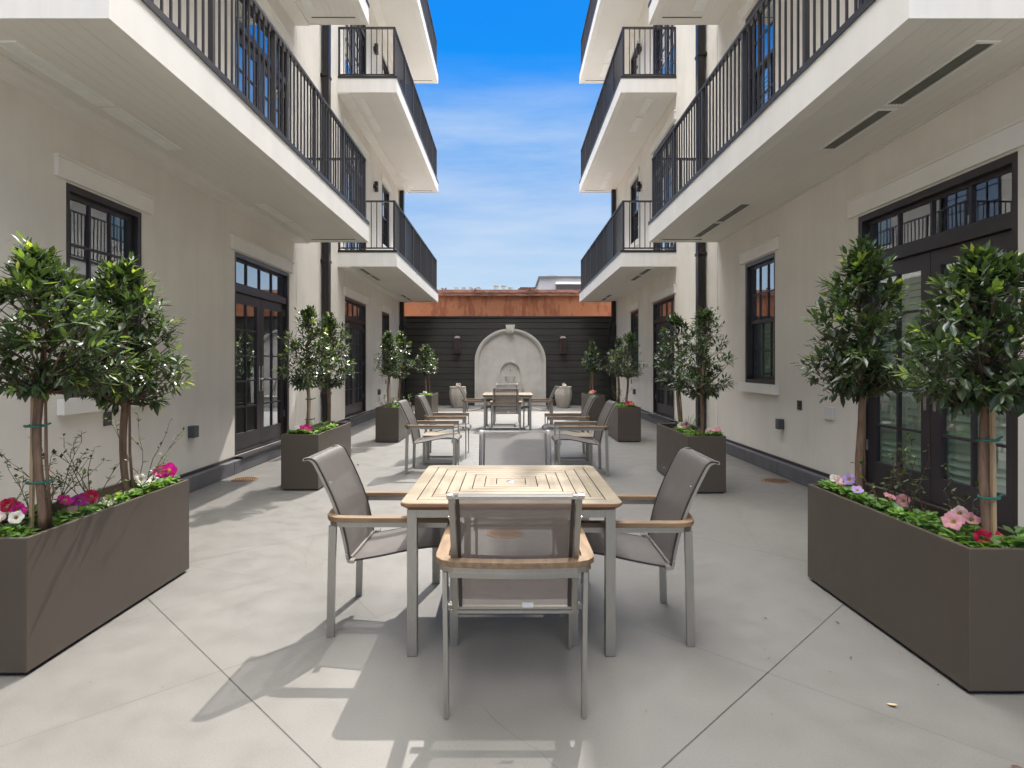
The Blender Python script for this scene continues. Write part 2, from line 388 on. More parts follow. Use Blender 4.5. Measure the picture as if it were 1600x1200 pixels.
def make_building(s, label):
    fn = side_fn(s)
    root = empty('apartment_building', (s * 7, 6, 0), label, 'building')
    root.matrix_world = Matrix.Translation((0, 0, 0)); root.location = (0, 0, 0)
    rects = []
    for zo in ZOFF:
        for k, a, b in OPEN[s]:
            rects.append((a, b, zo + (1.12 if k == 'window' else (.20 if zo == 0 else .10)), zo + 2.85, k, zo))
    ys = sorted({YB, YEND} | {r[0] for r in rects} | {r[1] for r in rects})
    zs = sorted({0., ZTOP} | {r[2] for r in rects} | {r[3] for r in rects})
    mb = MB(fn); D = -.24
    for i in range(len(ys) - 1):
        for j in range(len(zs) - 1):
            cy, cz = (ys[i] + ys[i + 1]) / 2, (zs[j] + zs[j + 1]) / 2
            if any(r[0] < cy < r[1] and r[2] < cz < r[3] for r in rects): continue
            mb.add([(ys[i], 0, zs[j]), (ys[i + 1], 0, zs[j]), (ys[i + 1], 0, zs[j + 1]), (ys[i], 0, zs[j + 1])], [(0, 1, 2, 3)])
    for a, b, c, d, k, zo in rects:
        for p, q in (((a, c), (a, d)), ((a, d), (b, d)), ((b, d), (b, c)), ((b, c), (a, c))):
            mb.add([(p[0], 0, p[1]), (q[0], 0, q[1]), (q[0], D, q[1]), (p[0], D, p[1])], [(0, 1, 2, 3)])
    # remaining sides of the block
    E = -8.5
    mb.add([(YB, 0, 0), (YB, E, 0), (YB, E, ZTOP), (YB, 0, ZTOP)], [(0, 1, 2, 3)])
    mb.add([(YEND, 0, 0), (YEND, E, 0), (YEND, E, ZTOP), (YEND, 0, ZTOP)], [(0, 1, 2, 3)])
    mb.add([(YB, E, 0), (YEND, E, 0), (YEND, E, ZTOP), (YB, E, ZTOP)], [(0, 1, 2, 3)])
    mb.build('wall', M['stucco'], root, recalc=False)
    rm = MB(fn)      # dark inner shell behind the openings, floors between storeys
    rm.box((YB + .3, -5.2, .02), (YEND - .3, -5.0, ZTOP - .3))
    for zo in ZOFF: rm.box((YB + .3, -5.0, zo - .14 if zo else .02), (YEND - .3, -.3, zo + .02 if zo else .08))
    for yy in (3.2, 6.8, 11.3, 15.8): rm.box((yy - .06, -5.0, .1), (yy + .06, -.3, ZTOP - .3))
    rm.build('room_lining', M['interior'], root)
    rf = MB(fn); rf.box((YB - .1, E - .1, ZTOP), (YEND + .1, .25, ZTOP + .28)); rf.build('roof', M['fascia'], root)
    # vertical control joints between near and far wings (shallow strip)
    jb = MB(fn)
    for yy in (10.02, 12.42, 15.55, 19.0):
        jb.box((yy - .012, -.002, .2), (yy + .012, .006, ZTOP - .1))
    jb.build('control_joint', M['trim'], root)
    # kerb and flashing at the foot of the wall
    kb = MB(fn); doors = [r for r in rects if r[4] == 'door' and r[5] == 0]
    yy = YB
    segs = []
    while yy < YEND - .1:
        e = min(yy + 1.45, YEND); segs.append((yy, e)); yy = e
    for a, b in segs: kb.box((a + .003, 0.0, 0.002), (b - .003, .10, .165))
    kb.build('kerb', M['kerb'], root, bevel=.006)
    fb = MB(fn); last = YB
    for a, b, *_ in sorted(doors) + [(YEND + .01, 0)]:
        fb = MB(fn); fb.box((last, .002, .165), (a - .01, .022, .20)); last = b + .01; fb.build('flashing', M['black'], root)
    # ---- windows and doors
    def ring(mb, a, b, c, d, t, w0, w1, mi=0, tb=None):
        tb = t if tb is None else tb
        mb.box((a, w0, c), (a + t, w1, d), mi); mb.box((b - t, w0, c), (b, w1, d), mi)
        mb.box((a + t, w0, d - t), (b - t, w1, d), mi); mb.box((a + t, w0, c), (b - t, w1, c + tb), mi)
    def louvres(par, a, b, c, d, w):
        sm = MB(fn)
        mid = (a + b) / 2
        for x0, x1 in ((a, mid - .004), (mid + .004, b)):
            ring(sm, x0, x1, c, d, .045, w - .028, w)
            z = c + .075
            while z < d - .07:
                sm.add([(x0 + .045, w - .030, z + .045), (x1 - .045, w - .030, z + .045), (x1 - .045, w + .006, z - .012), (x0 + .045, w + .006, z - .012),
                        (x0 + .045, w - .036, z + .041), (x1 - .045, w - .036, z + .041), (x1 - .045, w, z - .017), (x0 + .045, w, z - .017)],
                       [(0, 1, 2, 3), (7, 6, 5, 4), (0, 4, 5, 1), (3, 2, 6, 7), (0, 3, 7, 4), (1, 5, 6, 2)])
                z += .062
        sm.build('shutter', M['shutter'], par)
    for a, b, c, d, k, zo in rects:
        vis = a > 2.5
        if k == 'window':
            f = MB(fn); ring(f, a, b, c, d, .055, -.16, -.008, tb=.05)
            # jamb lining step
            wd = f.build('window', M['black'], root)
            if zo == 0 or vis:
                lm = MB(fn); lm.box((a - .13, .0, d + .012), (b + .13, .035, d + .165)); lm.box((a - .14, .0, d + .165), (b + .14, .05, d + .185))
                lm.build('lintel', M['trim'], wd, bevel=.003)
                sl = MB(fn); sl.box((a - .10, 0, c - .13), (b + .10, .06, c - .005)); sl.build('sill', M['trim'], wd, bevel=.004)
            zm = (c + d) / 2
            for (zz0, zz1, w0) in ((zm - .02, d - .055, -.095), (c + .05, zm + .02, -.135)):
                sh = MB(fn); ring(sh, a + .057, b - .057, zz0, zz1, .042, w0, w0 + .036, tb=.05)
                x0, x1 = a + .099, b - .099
                for q in (1, 2):
                    xx = x0 + (x1 - x0) * q / 3; sh.box((xx - .010, w0 + .008, zz0 + .05), (xx + .010, w0 + .033, zz1 - .042))
                zc = (zz0 + zz1) / 2; 
                for q in range(3):
                    xa = x0 + (x1 - x0) * q / 3 + .010 * (q > 0); xb = x0 + (x1 - x0) * (q + 1) / 3 - .010 * (q < 2)
                    sh.box((xa, w0 + .009, zc - .010), (xb, w0 + .032, zc + .010))
                sh.build('sash', M['leafdoor'], wd)
                pn = MB(fn); pn.box((x0 - .005, w0 + .012, zz0 + .045), (x1 + .005, w0 + .018, zz1 - .037)); pn.build('pane', M['glass'], wd)
            if vis: louvres(wd, a + .1, b - .1, c + .08, zm if s > 0 or a > 12 else zm - .1, -.19)
        else:
            f = MB(fn); ring(f, a, b, c, d, .06, -.17, -.008, tb=.03)
            f.box((a + .06, -.165, c + 2.14), (b - .06, -.02, c + 2.24))
            dr = f.build('door', M['black'], root)
            lm = MB(fn); lm.box((a - .12, 0, d + .012), (b + .12, .035, d + .17)); lm.box((a - .13, 0, d + .17), (b + .13, .05, d + .19))
            lm.build('lintel', M['trim'], dr, bevel=.003)
            if zo == 0:
                th = MB(fn); th.box((a - .02, .002, .168), (b + .02, .115, .197)); th.build('threshold', M['leafdoor'], dr)
            z0, z1 = c + 2.24, d - .06
            tm = MB(fn)
            ring(tm, a + .062, b - .062, z0 + .002, z1 - .002, .028, -.105, -.07)
            xs = [a + .09 + (b - a - .18) * q / 4 for q in range(5)]
            for q in (1, 2, 3): tm.box((xs[q] - .011, -.105, z0 + .03), (xs[q] + .011, -.07, z1 - .03))
            tm.build('transom', M['leafdoor'], dr)
            pn = MB(fn); pn.box((a + .085, -.095, z0 + .025), (b - .085, -.089, z1 - .025)); pn.build('pane', M['glass'], dr)
            mid = (a + b) / 2
            for (x0, x1) in ((a + .062, mid - .003), (mid + .003, b - .062)):
                lf = MB(fn); zb, zt = c + .035, c + 2.135; st = .115
                lf.box((x0, -.115, zb), (x0 + st, -.065, zt)); lf.box((x1 - st, -.115, zb), (x1, -.065, zt))
                lf.box((x0 + st, -.115, zb), (x1 - st, -.065, zb + .22)); lf.box((x0 + st, -.115, zt - .13), (x1 - st, -.065, zt))
                g0, g1 = zb + .22, zt - .13; xm = (x0 + x1) / 2
                lf.box((xm - .011, -.108, g0), (xm + .011, -.070, g1))
                for q in range(1, 5):
                    zz = g0 + (g1 - g0) * q / 5
                    lf.box((x0 + st, -.106, zz - .010), (xm - .011, -.072, zz + .010)); lf.box((xm + .011, -.106, zz - .010), (x1 - st, -.072, zz + .010))
                lf.build('door_leaf', M['leafdoor'], dr)
                pn = MB(fn); pn.box((x0 + st - .004, -.094, g0 - .004), (x1 - st + .004, -.088, g1 + .004)); pn.build('pane', M['glass'], dr)
            if vis:
                for sg in (-1, 1):
                    hx = mid + sg * .058
                    h = MB(fn); h.box((hx - .019, -.064, c + .80), (hx + .019, -.056, c + 1.16))
                    h.tube([(hx, -.056, c + .98), (hx, .0, c + .98), (hx + sg * .015, .008, c + .98), (hx + sg * .13, .008, c + .975)], .009, 8)
                    h.build('handle', M['chrome'], dr)
                for zz in (.35, 1.15, 1.95):
                    hg = MB(fn); hg.box((b - .072, -.062, c + zz), (b - .052, -.05, c + zz + .10)); hg.build('hinge', M['louver'], dr)
            if s > 0 and 4 < a < 5:
                louvres(dr, a + .12, mid - .07, c + .18, c + 2.08, -.135); louvres(dr, mid + .07, b - .12, c + .18, c + 2.08, -.135)
    # ---- balconies
    def balcony(y0, y1, z, first, light):
        W = XW[s]; OW = W - 2.33
        mb = MB(fn); mb.box((y0, .001, z + .012), (y1, OW, z + .285))
        bal = mb.build('balcony', M['soffit'], root)
        fa = MB(fn); fa.box((y0 - .012, .001, z), (y0, OW + .012, z + .29)); fa.box((y1, .001, z), (y1 + .012, OW + .012, z + .29))
        fa.box((y0, OW, z), (y1, OW + .012, z + .29))
        fa.box((y0, OW - .11, z), (y1, OW, z + .010)); fa.box((y0, .001, z - .02 * (s < 0)), (y1, .24 if s < 0 else .03, z + .010))
        fa.build('fascia', M['fascia'], bal)
        gr = MB(fn)
        for yy in (y1 - .20,):
            gr.box((yy, .34, z + .004), (yy + .018, OW - .16, z + .0125))
        gr.build('drip_groove', M['ventdark'], bal)
        zf = z + .29
        ch = MB(fn); t = .05
        ch.box((y0 - .02, OW - .08, zf), (y1 + .02, OW + .022, zf + t)); ch.box((y0 - .02, .002, zf), (y0 + .08, OW - .08, zf + t)); ch.box((y1 - .08, .002, zf), (y1 + .02, OW - .08, zf + t))
        ch.build('edge_channel', M['rail'], bal)
        xr = OW - .05
        zt = zf + 1.085
        hr = MB(fn); hr.box((y0 + .02, xr - .025, zt - .03), (y1 - .02, xr + .025, zt))
        for ye in (y0 + .045, y1 - .045): hr.box((ye - .025, .002, zt - .03), (ye + .025, xr - .025, zt))
        hr.build('handrail', M['rail'], bal)
        n = max(1, round((y1 - y0 - .09) / 1.27)); py = [y0 + .045 + (y1 - y0 - .09) * i / n for i in range(n + 1)]
        for i, p in enumerate(py):
            ps = MB(fn); ps.box((p - .02, xr - .02, zf + t), (p + .02, xr + .02, zt - .03)); ps.build('post', M['rail'], bal)
        def bay(pts0, pts1, along):
            b_ = MB(fn)
            L = pts1 - pts0; k = max(2, round(L / .112))
            for zz in (zf + .085,):
                if along: b_.box((pts0, xr - .012, zz), (pts1, xr + .012, zz + .028))
            for q in range(1, k):
                c_ = pts0 + L * q / k
                b_.box((c_ - .008, xr - .008, zf + .113), (c_ + .008, xr + .008, zt - .03))
            b_.build('baluster_panel', M['rail'], bal)
        for i in range(n): bay(py[i] + .02, py[i + 1] - .02, True)
        for ye in (y0 + .045, y1 - .045):
            b_ = MB(fn); b_.box((ye - .012, .002, zf + .085), (ye + .012, xr - .02, zf + .113))
            L = xr - .02; k = round(L / .112)
            for q in range(1, k): c_ = L * q / k; b_.box((ye - .008, c_ - .008, zf + .113), (ye + .008, c_ + .008, zt - .03))
            b_.box((ye - .02, .004, zf + t), (ye + .02, .035, zt - .03))
            b_.build('baluster_panel', M['rail'], bal)
        for (v0, v1) in (((3.75, 4.68), (4.75, 5.65), (7.56, 8.54), (8.60, 9.57)) if first else ((12.75, 13.65), (13.72, 14.6), (17.6, 18.4), (18.48, 19.3))):
            if v0 < y0: continue
            w0, w1 = (.33, .47) if s < 0 else (.40, .56)
            fr = MB(fn); ring(fr, v0, v1, w0, w1, 0, 0, 0) if False else None
            e = .022
            fr.box((v0, w0, z + .002), (v1, w0 + e, z + .0125)); fr.box((v0, w1 - e, z + .002), (v1, w1, z + .0125))
            fr.box((v0, w0 + e, z + .002), (v0 + e, w1 - e, z + .0125)); fr.box((v1 - e, w0 + e, z + .002), (v1, w1 - e, z + .0125))
            lm = 0 if light else 2  # light vents: reflected light put into the colour of slats and backing
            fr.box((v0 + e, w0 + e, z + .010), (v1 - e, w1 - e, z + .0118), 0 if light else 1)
            kk = 5
            for q in range(kk):
                c_ = w0 + e + (w1 - w0 - 2 * e) * (q + .5) / kk
                fr.box((v0 + e, c_ - .0035, z + .003), (v1 - e, c_ + .0035, z + .010), lm)
            fr.build('soffit_vent', [M['ventwhite_lit'], M['ventdark'], M['louver']], bal)
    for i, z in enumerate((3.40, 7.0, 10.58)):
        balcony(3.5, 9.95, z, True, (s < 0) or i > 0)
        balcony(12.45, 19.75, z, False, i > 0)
        balcony(-6.5, .2, z, True, True) if False else None
    # downspouts, joints, sconces, outlets
    dp = MB(fn); dp.box((11.32 if s < 0 else 10.55, .03, .30), (11.47 if s < 0 else 10.70, .15, ZTOP - .2))
    yq = 11.32 if s < 0 else 10.55
    for zz in (.8, 3.3, 6.8, 10.2): dp.box((yq - .03, .002, zz), (yq + .18, .158, zz + .05))
    dp.box((yq - .02, .03, .02), (yq + .17, .22, .30)); dp.build('downspout', M['pipe'], root, bevel=.006)
    dp = MB(fn); dp.box((19.42, .02, .03), (19.60, .14, ZTOP - .2)); dp.box((19.38, .01, .03), (19.64, .18, 2.62)); dp.build('downspout', M['pipe'], root)
    for i, zo in enumerate(ZOFF[1:3]):
        sb = MB(fn); yy = 15.75; zc = zo + 2.42
        sb.box((yy - .05, .002, zc - .05), (yy + .05, .03, zc + .05)); sb.box((yy - .045, .03, zc - .13), (yy + .045, .12, zc - .015)); sb.box((yy - .045, .03, zc + .015), (yy + .045, .12, zc + .13)); sb.box((yy - .03, .03, zc - .015), (yy + .03, .08, zc + .015))
        sb.build('wall_light', M['black'], root)
    def plate(y, z, w, h, mat, d=.012, hood=False):
        p = MB(fn); p.box((y - w / 2, .001, z - h / 2), (y + w / 2, d, z + h / 2))
        if not hood: p.box((y - w / 4, d, z - h / 6), (y + w / 4, d + .008, z + h / 5), 1)
        o = p.build('outlet_cover' if (not hood or w > .15) else 'step_light', [mat, M['black']], root, bevel=.004 if hood else 0.002)
    if s < 0:
        plate(5.30, .91, .10, .12, M['plastic']); plate(6.68, .64, .10, .13, M['plastic'], .075, True)
        plate(16.3, .62, .14, .14, M['plastic'], .06, True); plate(17.3, .86, .09, .12, M['plastic'])
    else:
        plate(7.17, .90, .10, .11, M['black']); plate(7.62, .63, .09, .13, M['plastic'], .075, True)
        plate(6.50, .86, .19, .135, M['whiteplate'], .02, True); plate(16.5, .62, .14, .14, M['plastic'], .06, True); plate(17.0, .88, .08, .12, M['plastic'])
    return root
make_building(-1, 'cream stucco apartment block along the left side of the courtyard with stacked balconies')
make_building(1, 'cream stucco apartment block along the right side with shuttered glass doors by the planter')

# ------------------------------------------------------------------ ground
g = MB(); g.add([(-300, -300, -.03), (300, -300, -.03), (300, 300, -.03), (-300, 300, -.03)], [(0, 1, 2, 3)])
tag(g.build('ground', M['ground'], recalc=False), kind='structure')
g = MB(); g.add([(-3.54, -18, 0), (3.47, -18, 0), (3.47, 20.6, 0), (-3.54, 20.6, 0)], [(0, 1, 2, 3)])
tag(g.build('pavement', M['concrete'], recalc=False), kind='structure')

# ------------------------------------------------------------------ back wall
YW = 19.9
w = MB(); zz = 0.005; i = 0
while zz < 2.88:
    h = .212; zt_ = min(zz + h - .008, 2.90)
    w.add([(x_, y_, z_) for x_ in (-3.50, 3.43) for y_, z_ in ((YW, zz), (YW, zt_ - .016), (YW + .02, zt_), (YW + .06, zt_), (YW + .06, zz))],
          [(0, 1, 2, 3, 4), (9, 8, 7, 6, 5), (0, 5, 6, 1), (1, 6, 7, 2), (2, 7, 8, 3), (3, 8, 9, 4), (4, 9, 5, 0)]); zz += h
w.box((-3.50, YW + .063, .005), (3.43, YW + .12, 2.90), 0)
gw = w.build('plank_wall', M['plank'])
tag(gw, 'dark charcoal wall of wide horizontal planks closing the far end', 'wall')
c = MB(); c.box((-3.50, YW - .03, 2.902), (3.43, YW + .13, 2.955)); c.build('coping', M['black'], gw)

rb = empty('rusty_building', (0, 22, 0), 'low building with rust orange cladding rising behind the dark plank wall', 'building')
w = MB(); w.box((-9, 0, 0), (9, 12, 3.86)); w.build('wall', M['rust'], rb)
w = MB(); w.box((-9.1, -.10, 3.862), (9.1, .30, 4.07)); w.box((-9.1, -.13, 3.97), (9.1, -.10, 4.075)); w.build('coping', M['rustcap'], rb)
w = MB()
w.box((-9, .3, 3.863), (9, 12, 3.9)); w.build('roof', M['roof'], rb)
random.seed(5)
def weedy(x, n=14, s=.12):
    m_ = MB()
    for _ in range(n):
        a = random.uniform(0, 6.28); p = Vector((x + random.uniform(-s, s), -.13, 4.08))
        q = p + Vector((random.uniform(-s, s), -.06, random.uniform(-.16, .06)))
        m_.tube([p, (p + q) / 2 + Vector((0, -.04, .03)), q], [.012, .012, .004], 4)
    o = m_.build('dry_weed', M['rustcap'], None, loc=(0, 22, 0)); return o
for x, lb in ((-2.35, 'rusty brown dry weed hanging over the coping at its left end'), (-1.25, 'small dry weed tuft on the coping, second from left'), (.85, 'largest dry brown weed tuft draped over the coping right of centre')):
    tag(weedy(x, 16 if x > 0 else 10, .16 if x > 0 else .08), lb, 'weed', 'dry weeds on the rusty coping')
def roof_box(x, y, z, w_, h_, nm, lb, cat, grp=None, m=M['galv']):
    b_ = MB(); b_.box((-w_ / 2, -.2, 0), (w_ / 2, .2, h_ * .8)); b_.box((-w_ / 2 - .03, -.23, h_ * .8), (w_ / 2 + .03, .23, h_), 1)
    o = b_.build(nm, [m, M['greywall']], loc=(x, y, z)); tag(o, lb, cat, grp); return o
for i, (x, wd_, h_, lb) in enumerate(((-2.24, .11, .14, 'leftmost low roof vent above the rusty wall'), (-1.93, .11, .14, 'second low roof vent from the left on the rusty roof'),
                                    (-1.61, .12, .14, 'third low roof vent from the left on the rusty roof'), (-1.28, .12, .14, 'fourth low roof vent from the left, just before the two tall ones'),
                                    (-.55, .15, .23, 'left one of the two tall square roof vents'), (-.22, .15, .23, 'right one of the two tall square roof vents'), (.07, .13, .14, 'low roof vent just right of the two tall ones'))):
    roof_box(x, 25.65, 4.49, wd_, h_, 'roof_vent', lb, 'roof vent', 'vents on the rusty building roof')
b_ = MB(); b_.box((-.38, -.5, 0), (.38, .5, .08)); b_.box((-.3, -.4, .08), (.34, .4, .14)); tag(b_.build('roof_hatch', M['copper'], loc=(.78, 25.95, 4.49)), 'flat brown roof hatch on the rusty building', 'roof hatch')
# raised part of the roof that carries them
w = MB(); w.box((-9, 3.4, 3.9), (9, 11.9, 4.49)); w.build('upper_roof', M['roof'], rb)
# far grey building
fb = empty('office_building', (8.3, 62, 0), 'pale grey flat roofed building far behind on the right', 'building')
w = MB(); w.box((-5.1, 0, 0), (8, 10, 10.15)); w.build('wall', M['greywall'], fb)
w = MB(); w.box((-5.25, -.15, 10.152), (8.1, 10, 10.35)); w.build('roof', M['greydark'], fb)
w = MB(); w.box((-3.45, -.06, 8.6), (6, .02, 9.50)); w.build('window', M['greydark'], fb)
w = MB(); w.box((-3.5, -.5, 9.50), (6, -.0, 9.72)); w.build('canopy', M['whiteplate'], fb)
w = MB(); w.box((-4.2, 1, 10.35), (-3.2, 2, 10.6)); w.build('roof_unit', M['greywall'], fb)

# ------------------------------------------------------------------ fountain niche
nf = empty('wall_fountain', (.05, YW, 0), 'pale arched stone wall fountain with stepped bowls on the dark plank wall', 'fountain')
def arch_pts(hw, spring, rise, n=28):
    return [(hw * math.cos(math.pi * i / n), spring + rise * math.sin(math.pi * i / n)) for i in range(n + 1)]
def slab_from(pts, y0, y1, mb, mi=0):
    n = len(pts); vs = [(x, y0, z) for x, z in pts] + [(x, y1, z) for x, z in pts]
    fs = [tuple(range(n)), tuple(range(2 * n - 1, n - 1, -1))] + [(i, (i + 1) % n, n + (i + 1) % n, n + i) for i in range(n)]
    mb.add(vs, fs, mi)
def band(outer, inner, y0, y1, mb):
    n = len(outer)
    for i in range(n - 1):
        a, b, c_, d = outer[i], outer[i + 1], inner[i + 1], inner[i]
        vs = [(p[0], y0, p[1]) for p in (a, b, c_, d)] + [(p[0], y1, p[1]) for p in (a, b, c_, d)]
        mb.add(vs, [(0, 1, 2, 3), (7, 6, 5, 4), (0, 4, 5, 1), (2, 6, 7, 3)] + ([(0, 3, 7, 4)] if i == 0 else []) + ([(1, 5, 6, 2)] if i == n - 2 else []))
m_ = MB(); o_ = [(1.10, 0.01)] + arch_pts(1.10, 1.47, 1.0) + [(-1.10, .01)]
slab_from(o_, -.05, -.004, m_); m_.build('back_panel', M['stone'], nf)
m_ = MB(); out = [(1.17, .01)] + arch_pts(1.17, 1.47, 1.07) + [(-1.17, .01)]; inn = [(1.055, .01)] + arch_pts(1.055, 1.47, .955) + [(-1.055, .01)]
band(out, inn, -.115, -.045, m_)
inn2 = [(1.10, .01)] + arch_pts(1.10, 1.47, 1.0) + [(-1.10, .01)]; band(out, inn2, -.14, -.115, m_); m_.build('moulding', M['stone'], nf)
m_ = MB(); slab_from([(-.11, 2.40), (.11, 2.40), (.155, 2.66), (-.155, 2.66)], -.19, -.01, m_); m_.box((-.05, -.21, 2.46), (.05, -.19, 2.60)); m_.build('keystone', M['stone'], nf, bevel=.006)
def bell(hw, flare):
    L = []
    for i in range(0, 7): t = i / 6; L.append((flare - (flare - hw) * math.sin(t * math.pi / 2) , .40 + .55 * t ** .8))
    L += arch_pts(hw, 1.10, .34, 16)
    L += [(-x, z) for x, z in reversed(L[:7])]
    return [(flare, .02)] + L + [(-flare, .02)]
m_ = MB(); A = bell(.36, .54); B = bell(.325, .505); band(A, B, -.13, -.05, m_); m_.build('surround', M['stone'], nf)
def bowl(r, z, h, d):
    m_ = MB(); pr = [(r * .86, z - h), (r * .93, z - h * .6), (r * .97, z - .03), (r, z - .025), (r, z), (r * .9, z), (r * .7, z - .04)]
    seg = 20; vs = []; fs = []
    for rr, zz in pr:
        for k in range(seg + 1):
            th = math.pi * k / seg; vs.append((rr * math.cos(th), -.07 - rr * d * math.sin(th), zz))
    for i in range(len(pr) - 1):
        for k in range(seg): fs.append((i * (seg + 1) + k, i * (seg + 1) + k + 1, (i + 1) * (seg + 1) + k + 1, (i + 1) * (seg + 1) + k))
    fs.append(tuple(range(seg + 1))); fs.append(tuple((len(pr) - 1) * (seg + 1) + k for k in range(seg + 1)))
    m_.add(vs, fs); m_.build('bowl', M['stone'], nf, smooth=False)
bowl(.17, .97, .18, .9); bowl(.27, .77, .2, .9); bowl(.40, .50, .24, .8)
m_ = MB(); pr = [(-.58, .0)]; m_.box((-.60, -.62, .005), (.60, -.05, .30)); m_.box((-.64, -.66, .30), (.64, -.05, .345)); m_.build('basin', M['stone'], nf, bevel=.01)
m_ = MB(); m_.tube([(0, -.07, 1.17), (0, -.13, 1.19), (0, -.15, 1.15)], .012, 8); m_.build('spout', M['black'], nf)

# lanterns
def lantern(x, label):
    t = empty('wall_lantern', (x, YW, 0), label, 'lantern', 'lanterns on the dark plank wall')
    z0, z1 = 1.74, 2.24
    m_ = MB(); m_.box((-.07, -.03, z0 + .02), (.07, -.004, z1 - .02)); m_.build('backplate', M['copper'], t)
    m_ = MB()
    for sx_ in (-1, 1):
        for yy in (-.17, -.035):
            m_.box((sx_ * .085 - .014, yy - .010, z0 + .02), (sx_ * .085 + .014, yy + .010, z1 - .04))
    m_.box((-.10, -.185, z0), (.10, -.015, z0 + .02)); m_.box((-.10, -.185, z1 - .04), (.10, -.015, z1 - .02)); m_.build('frame', M['copper'], t)
    m_ = MB(); m_.box((-.077, -.162, z0 + .022), (.077, -.043, z1 - .042)); m_.build('pane', M['smoked'], t)
    m_ = MB(); a = .11; m_.add([(-a, -.20, z1 - .02), (a, -.20, z1 - .02), (a, -.0, z1 - .02), (-a, -.0, z1 - .02), (-.06, -.15, z1 + .05), (.06, -.15, z1 + .05), (.06, -.03, z1 + .05), (-.06, -.03, z1 + .05)],
                             [(0, 3, 2, 1), (4, 5, 6, 7), (0, 1, 5, 4), (1, 2, 6, 5), (2, 3, 7, 6), (3, 0, 4, 7)]); m_.build('cap', M['cap'], t)
    m_ = MB(); m_.lathe([(.008, z0 + .03), (.012, z0 + .14), (.02, z0 + .17), (.024, z0 + .22), (.006, z0 + .27)], 10, c=(0, -.10, 0)); m_.build('bulb', M['glassbulb'], t)
lantern(-1.69, 'bronze box lantern on the plank wall left of the stone arch')
lantern(1.78, 'bronze box lantern on the plank wall right of the stone arch')

# urns
URN = None
for x, lb in ((-1.61, 'pale ribbed stone urn left of the arched fountain'), (1.72, 'pale ribbed stone urn right of the arched fountain')):
    t = empty('stone_urn', (x, 19.0, 0), lb, 'urn', 'ribbed urns flanking the fountain')
    m_ = MB(); m_.lathe([(.165, 0), (.18, .012), (.205, .10), (.245, .27), (.262, .40), (.258, .52), (.245, .60), (.255, .655), (.245, .665), (.215, .66), (.205, .60)], 48, lob=.035, nl=8)
    m_.build('body', M['urn'], t, smooth=False)
    m_ = MB(); m_.lathe([(.21, .60), (.21, .615)], 24); m_.build('soil', M['soil'], t)

# ------------------------------------------------------------------ furniture
def arc(cx, cy, r, a0, a1, n):
    return [(cx + r * math.cos(R(a0 + (a1 - a0) * i / n)), cy + r * math.sin(R(a0 + (a1 - a0) * i / n))) for i in range(n + 1)]
def smoothp(P, k=3):
    out = []
    n = len(P)
    for i in range(n - 1):
        p0, p1, p2, p3 = (Vector(P[max(i - 1, 0)]), Vector(P[i]), Vector(P[i + 1]), Vector(P[min(i + 2, n - 1)]))
        for j in range(k):
            t = j / k
            out.append(tuple(.5 * ((2 * p1) + (-p0 + p2) * t + (2 * p0 - 5 * p1 + 4 * p2 - p3) * t * t + (-p0 + 3 * p1 - 3 * p2 + p3) * t ** 3)))
    out.append(tuple(P[-1])); return out
BACK = smoothp([(-.445, .903), (-.415, .908), (-.387, .893), (-.362, .850), (-.325, .775), (-.283, .680), (-.248, .580), (-.222, .470), (-.208, .388)], 3)
SEAT = smoothp([(-.208, .385), (-.05, .413), (.09, .443), (.20, .460), (.28, .458), (.325, .445), (.345, .420), (.335, .395)], 3)
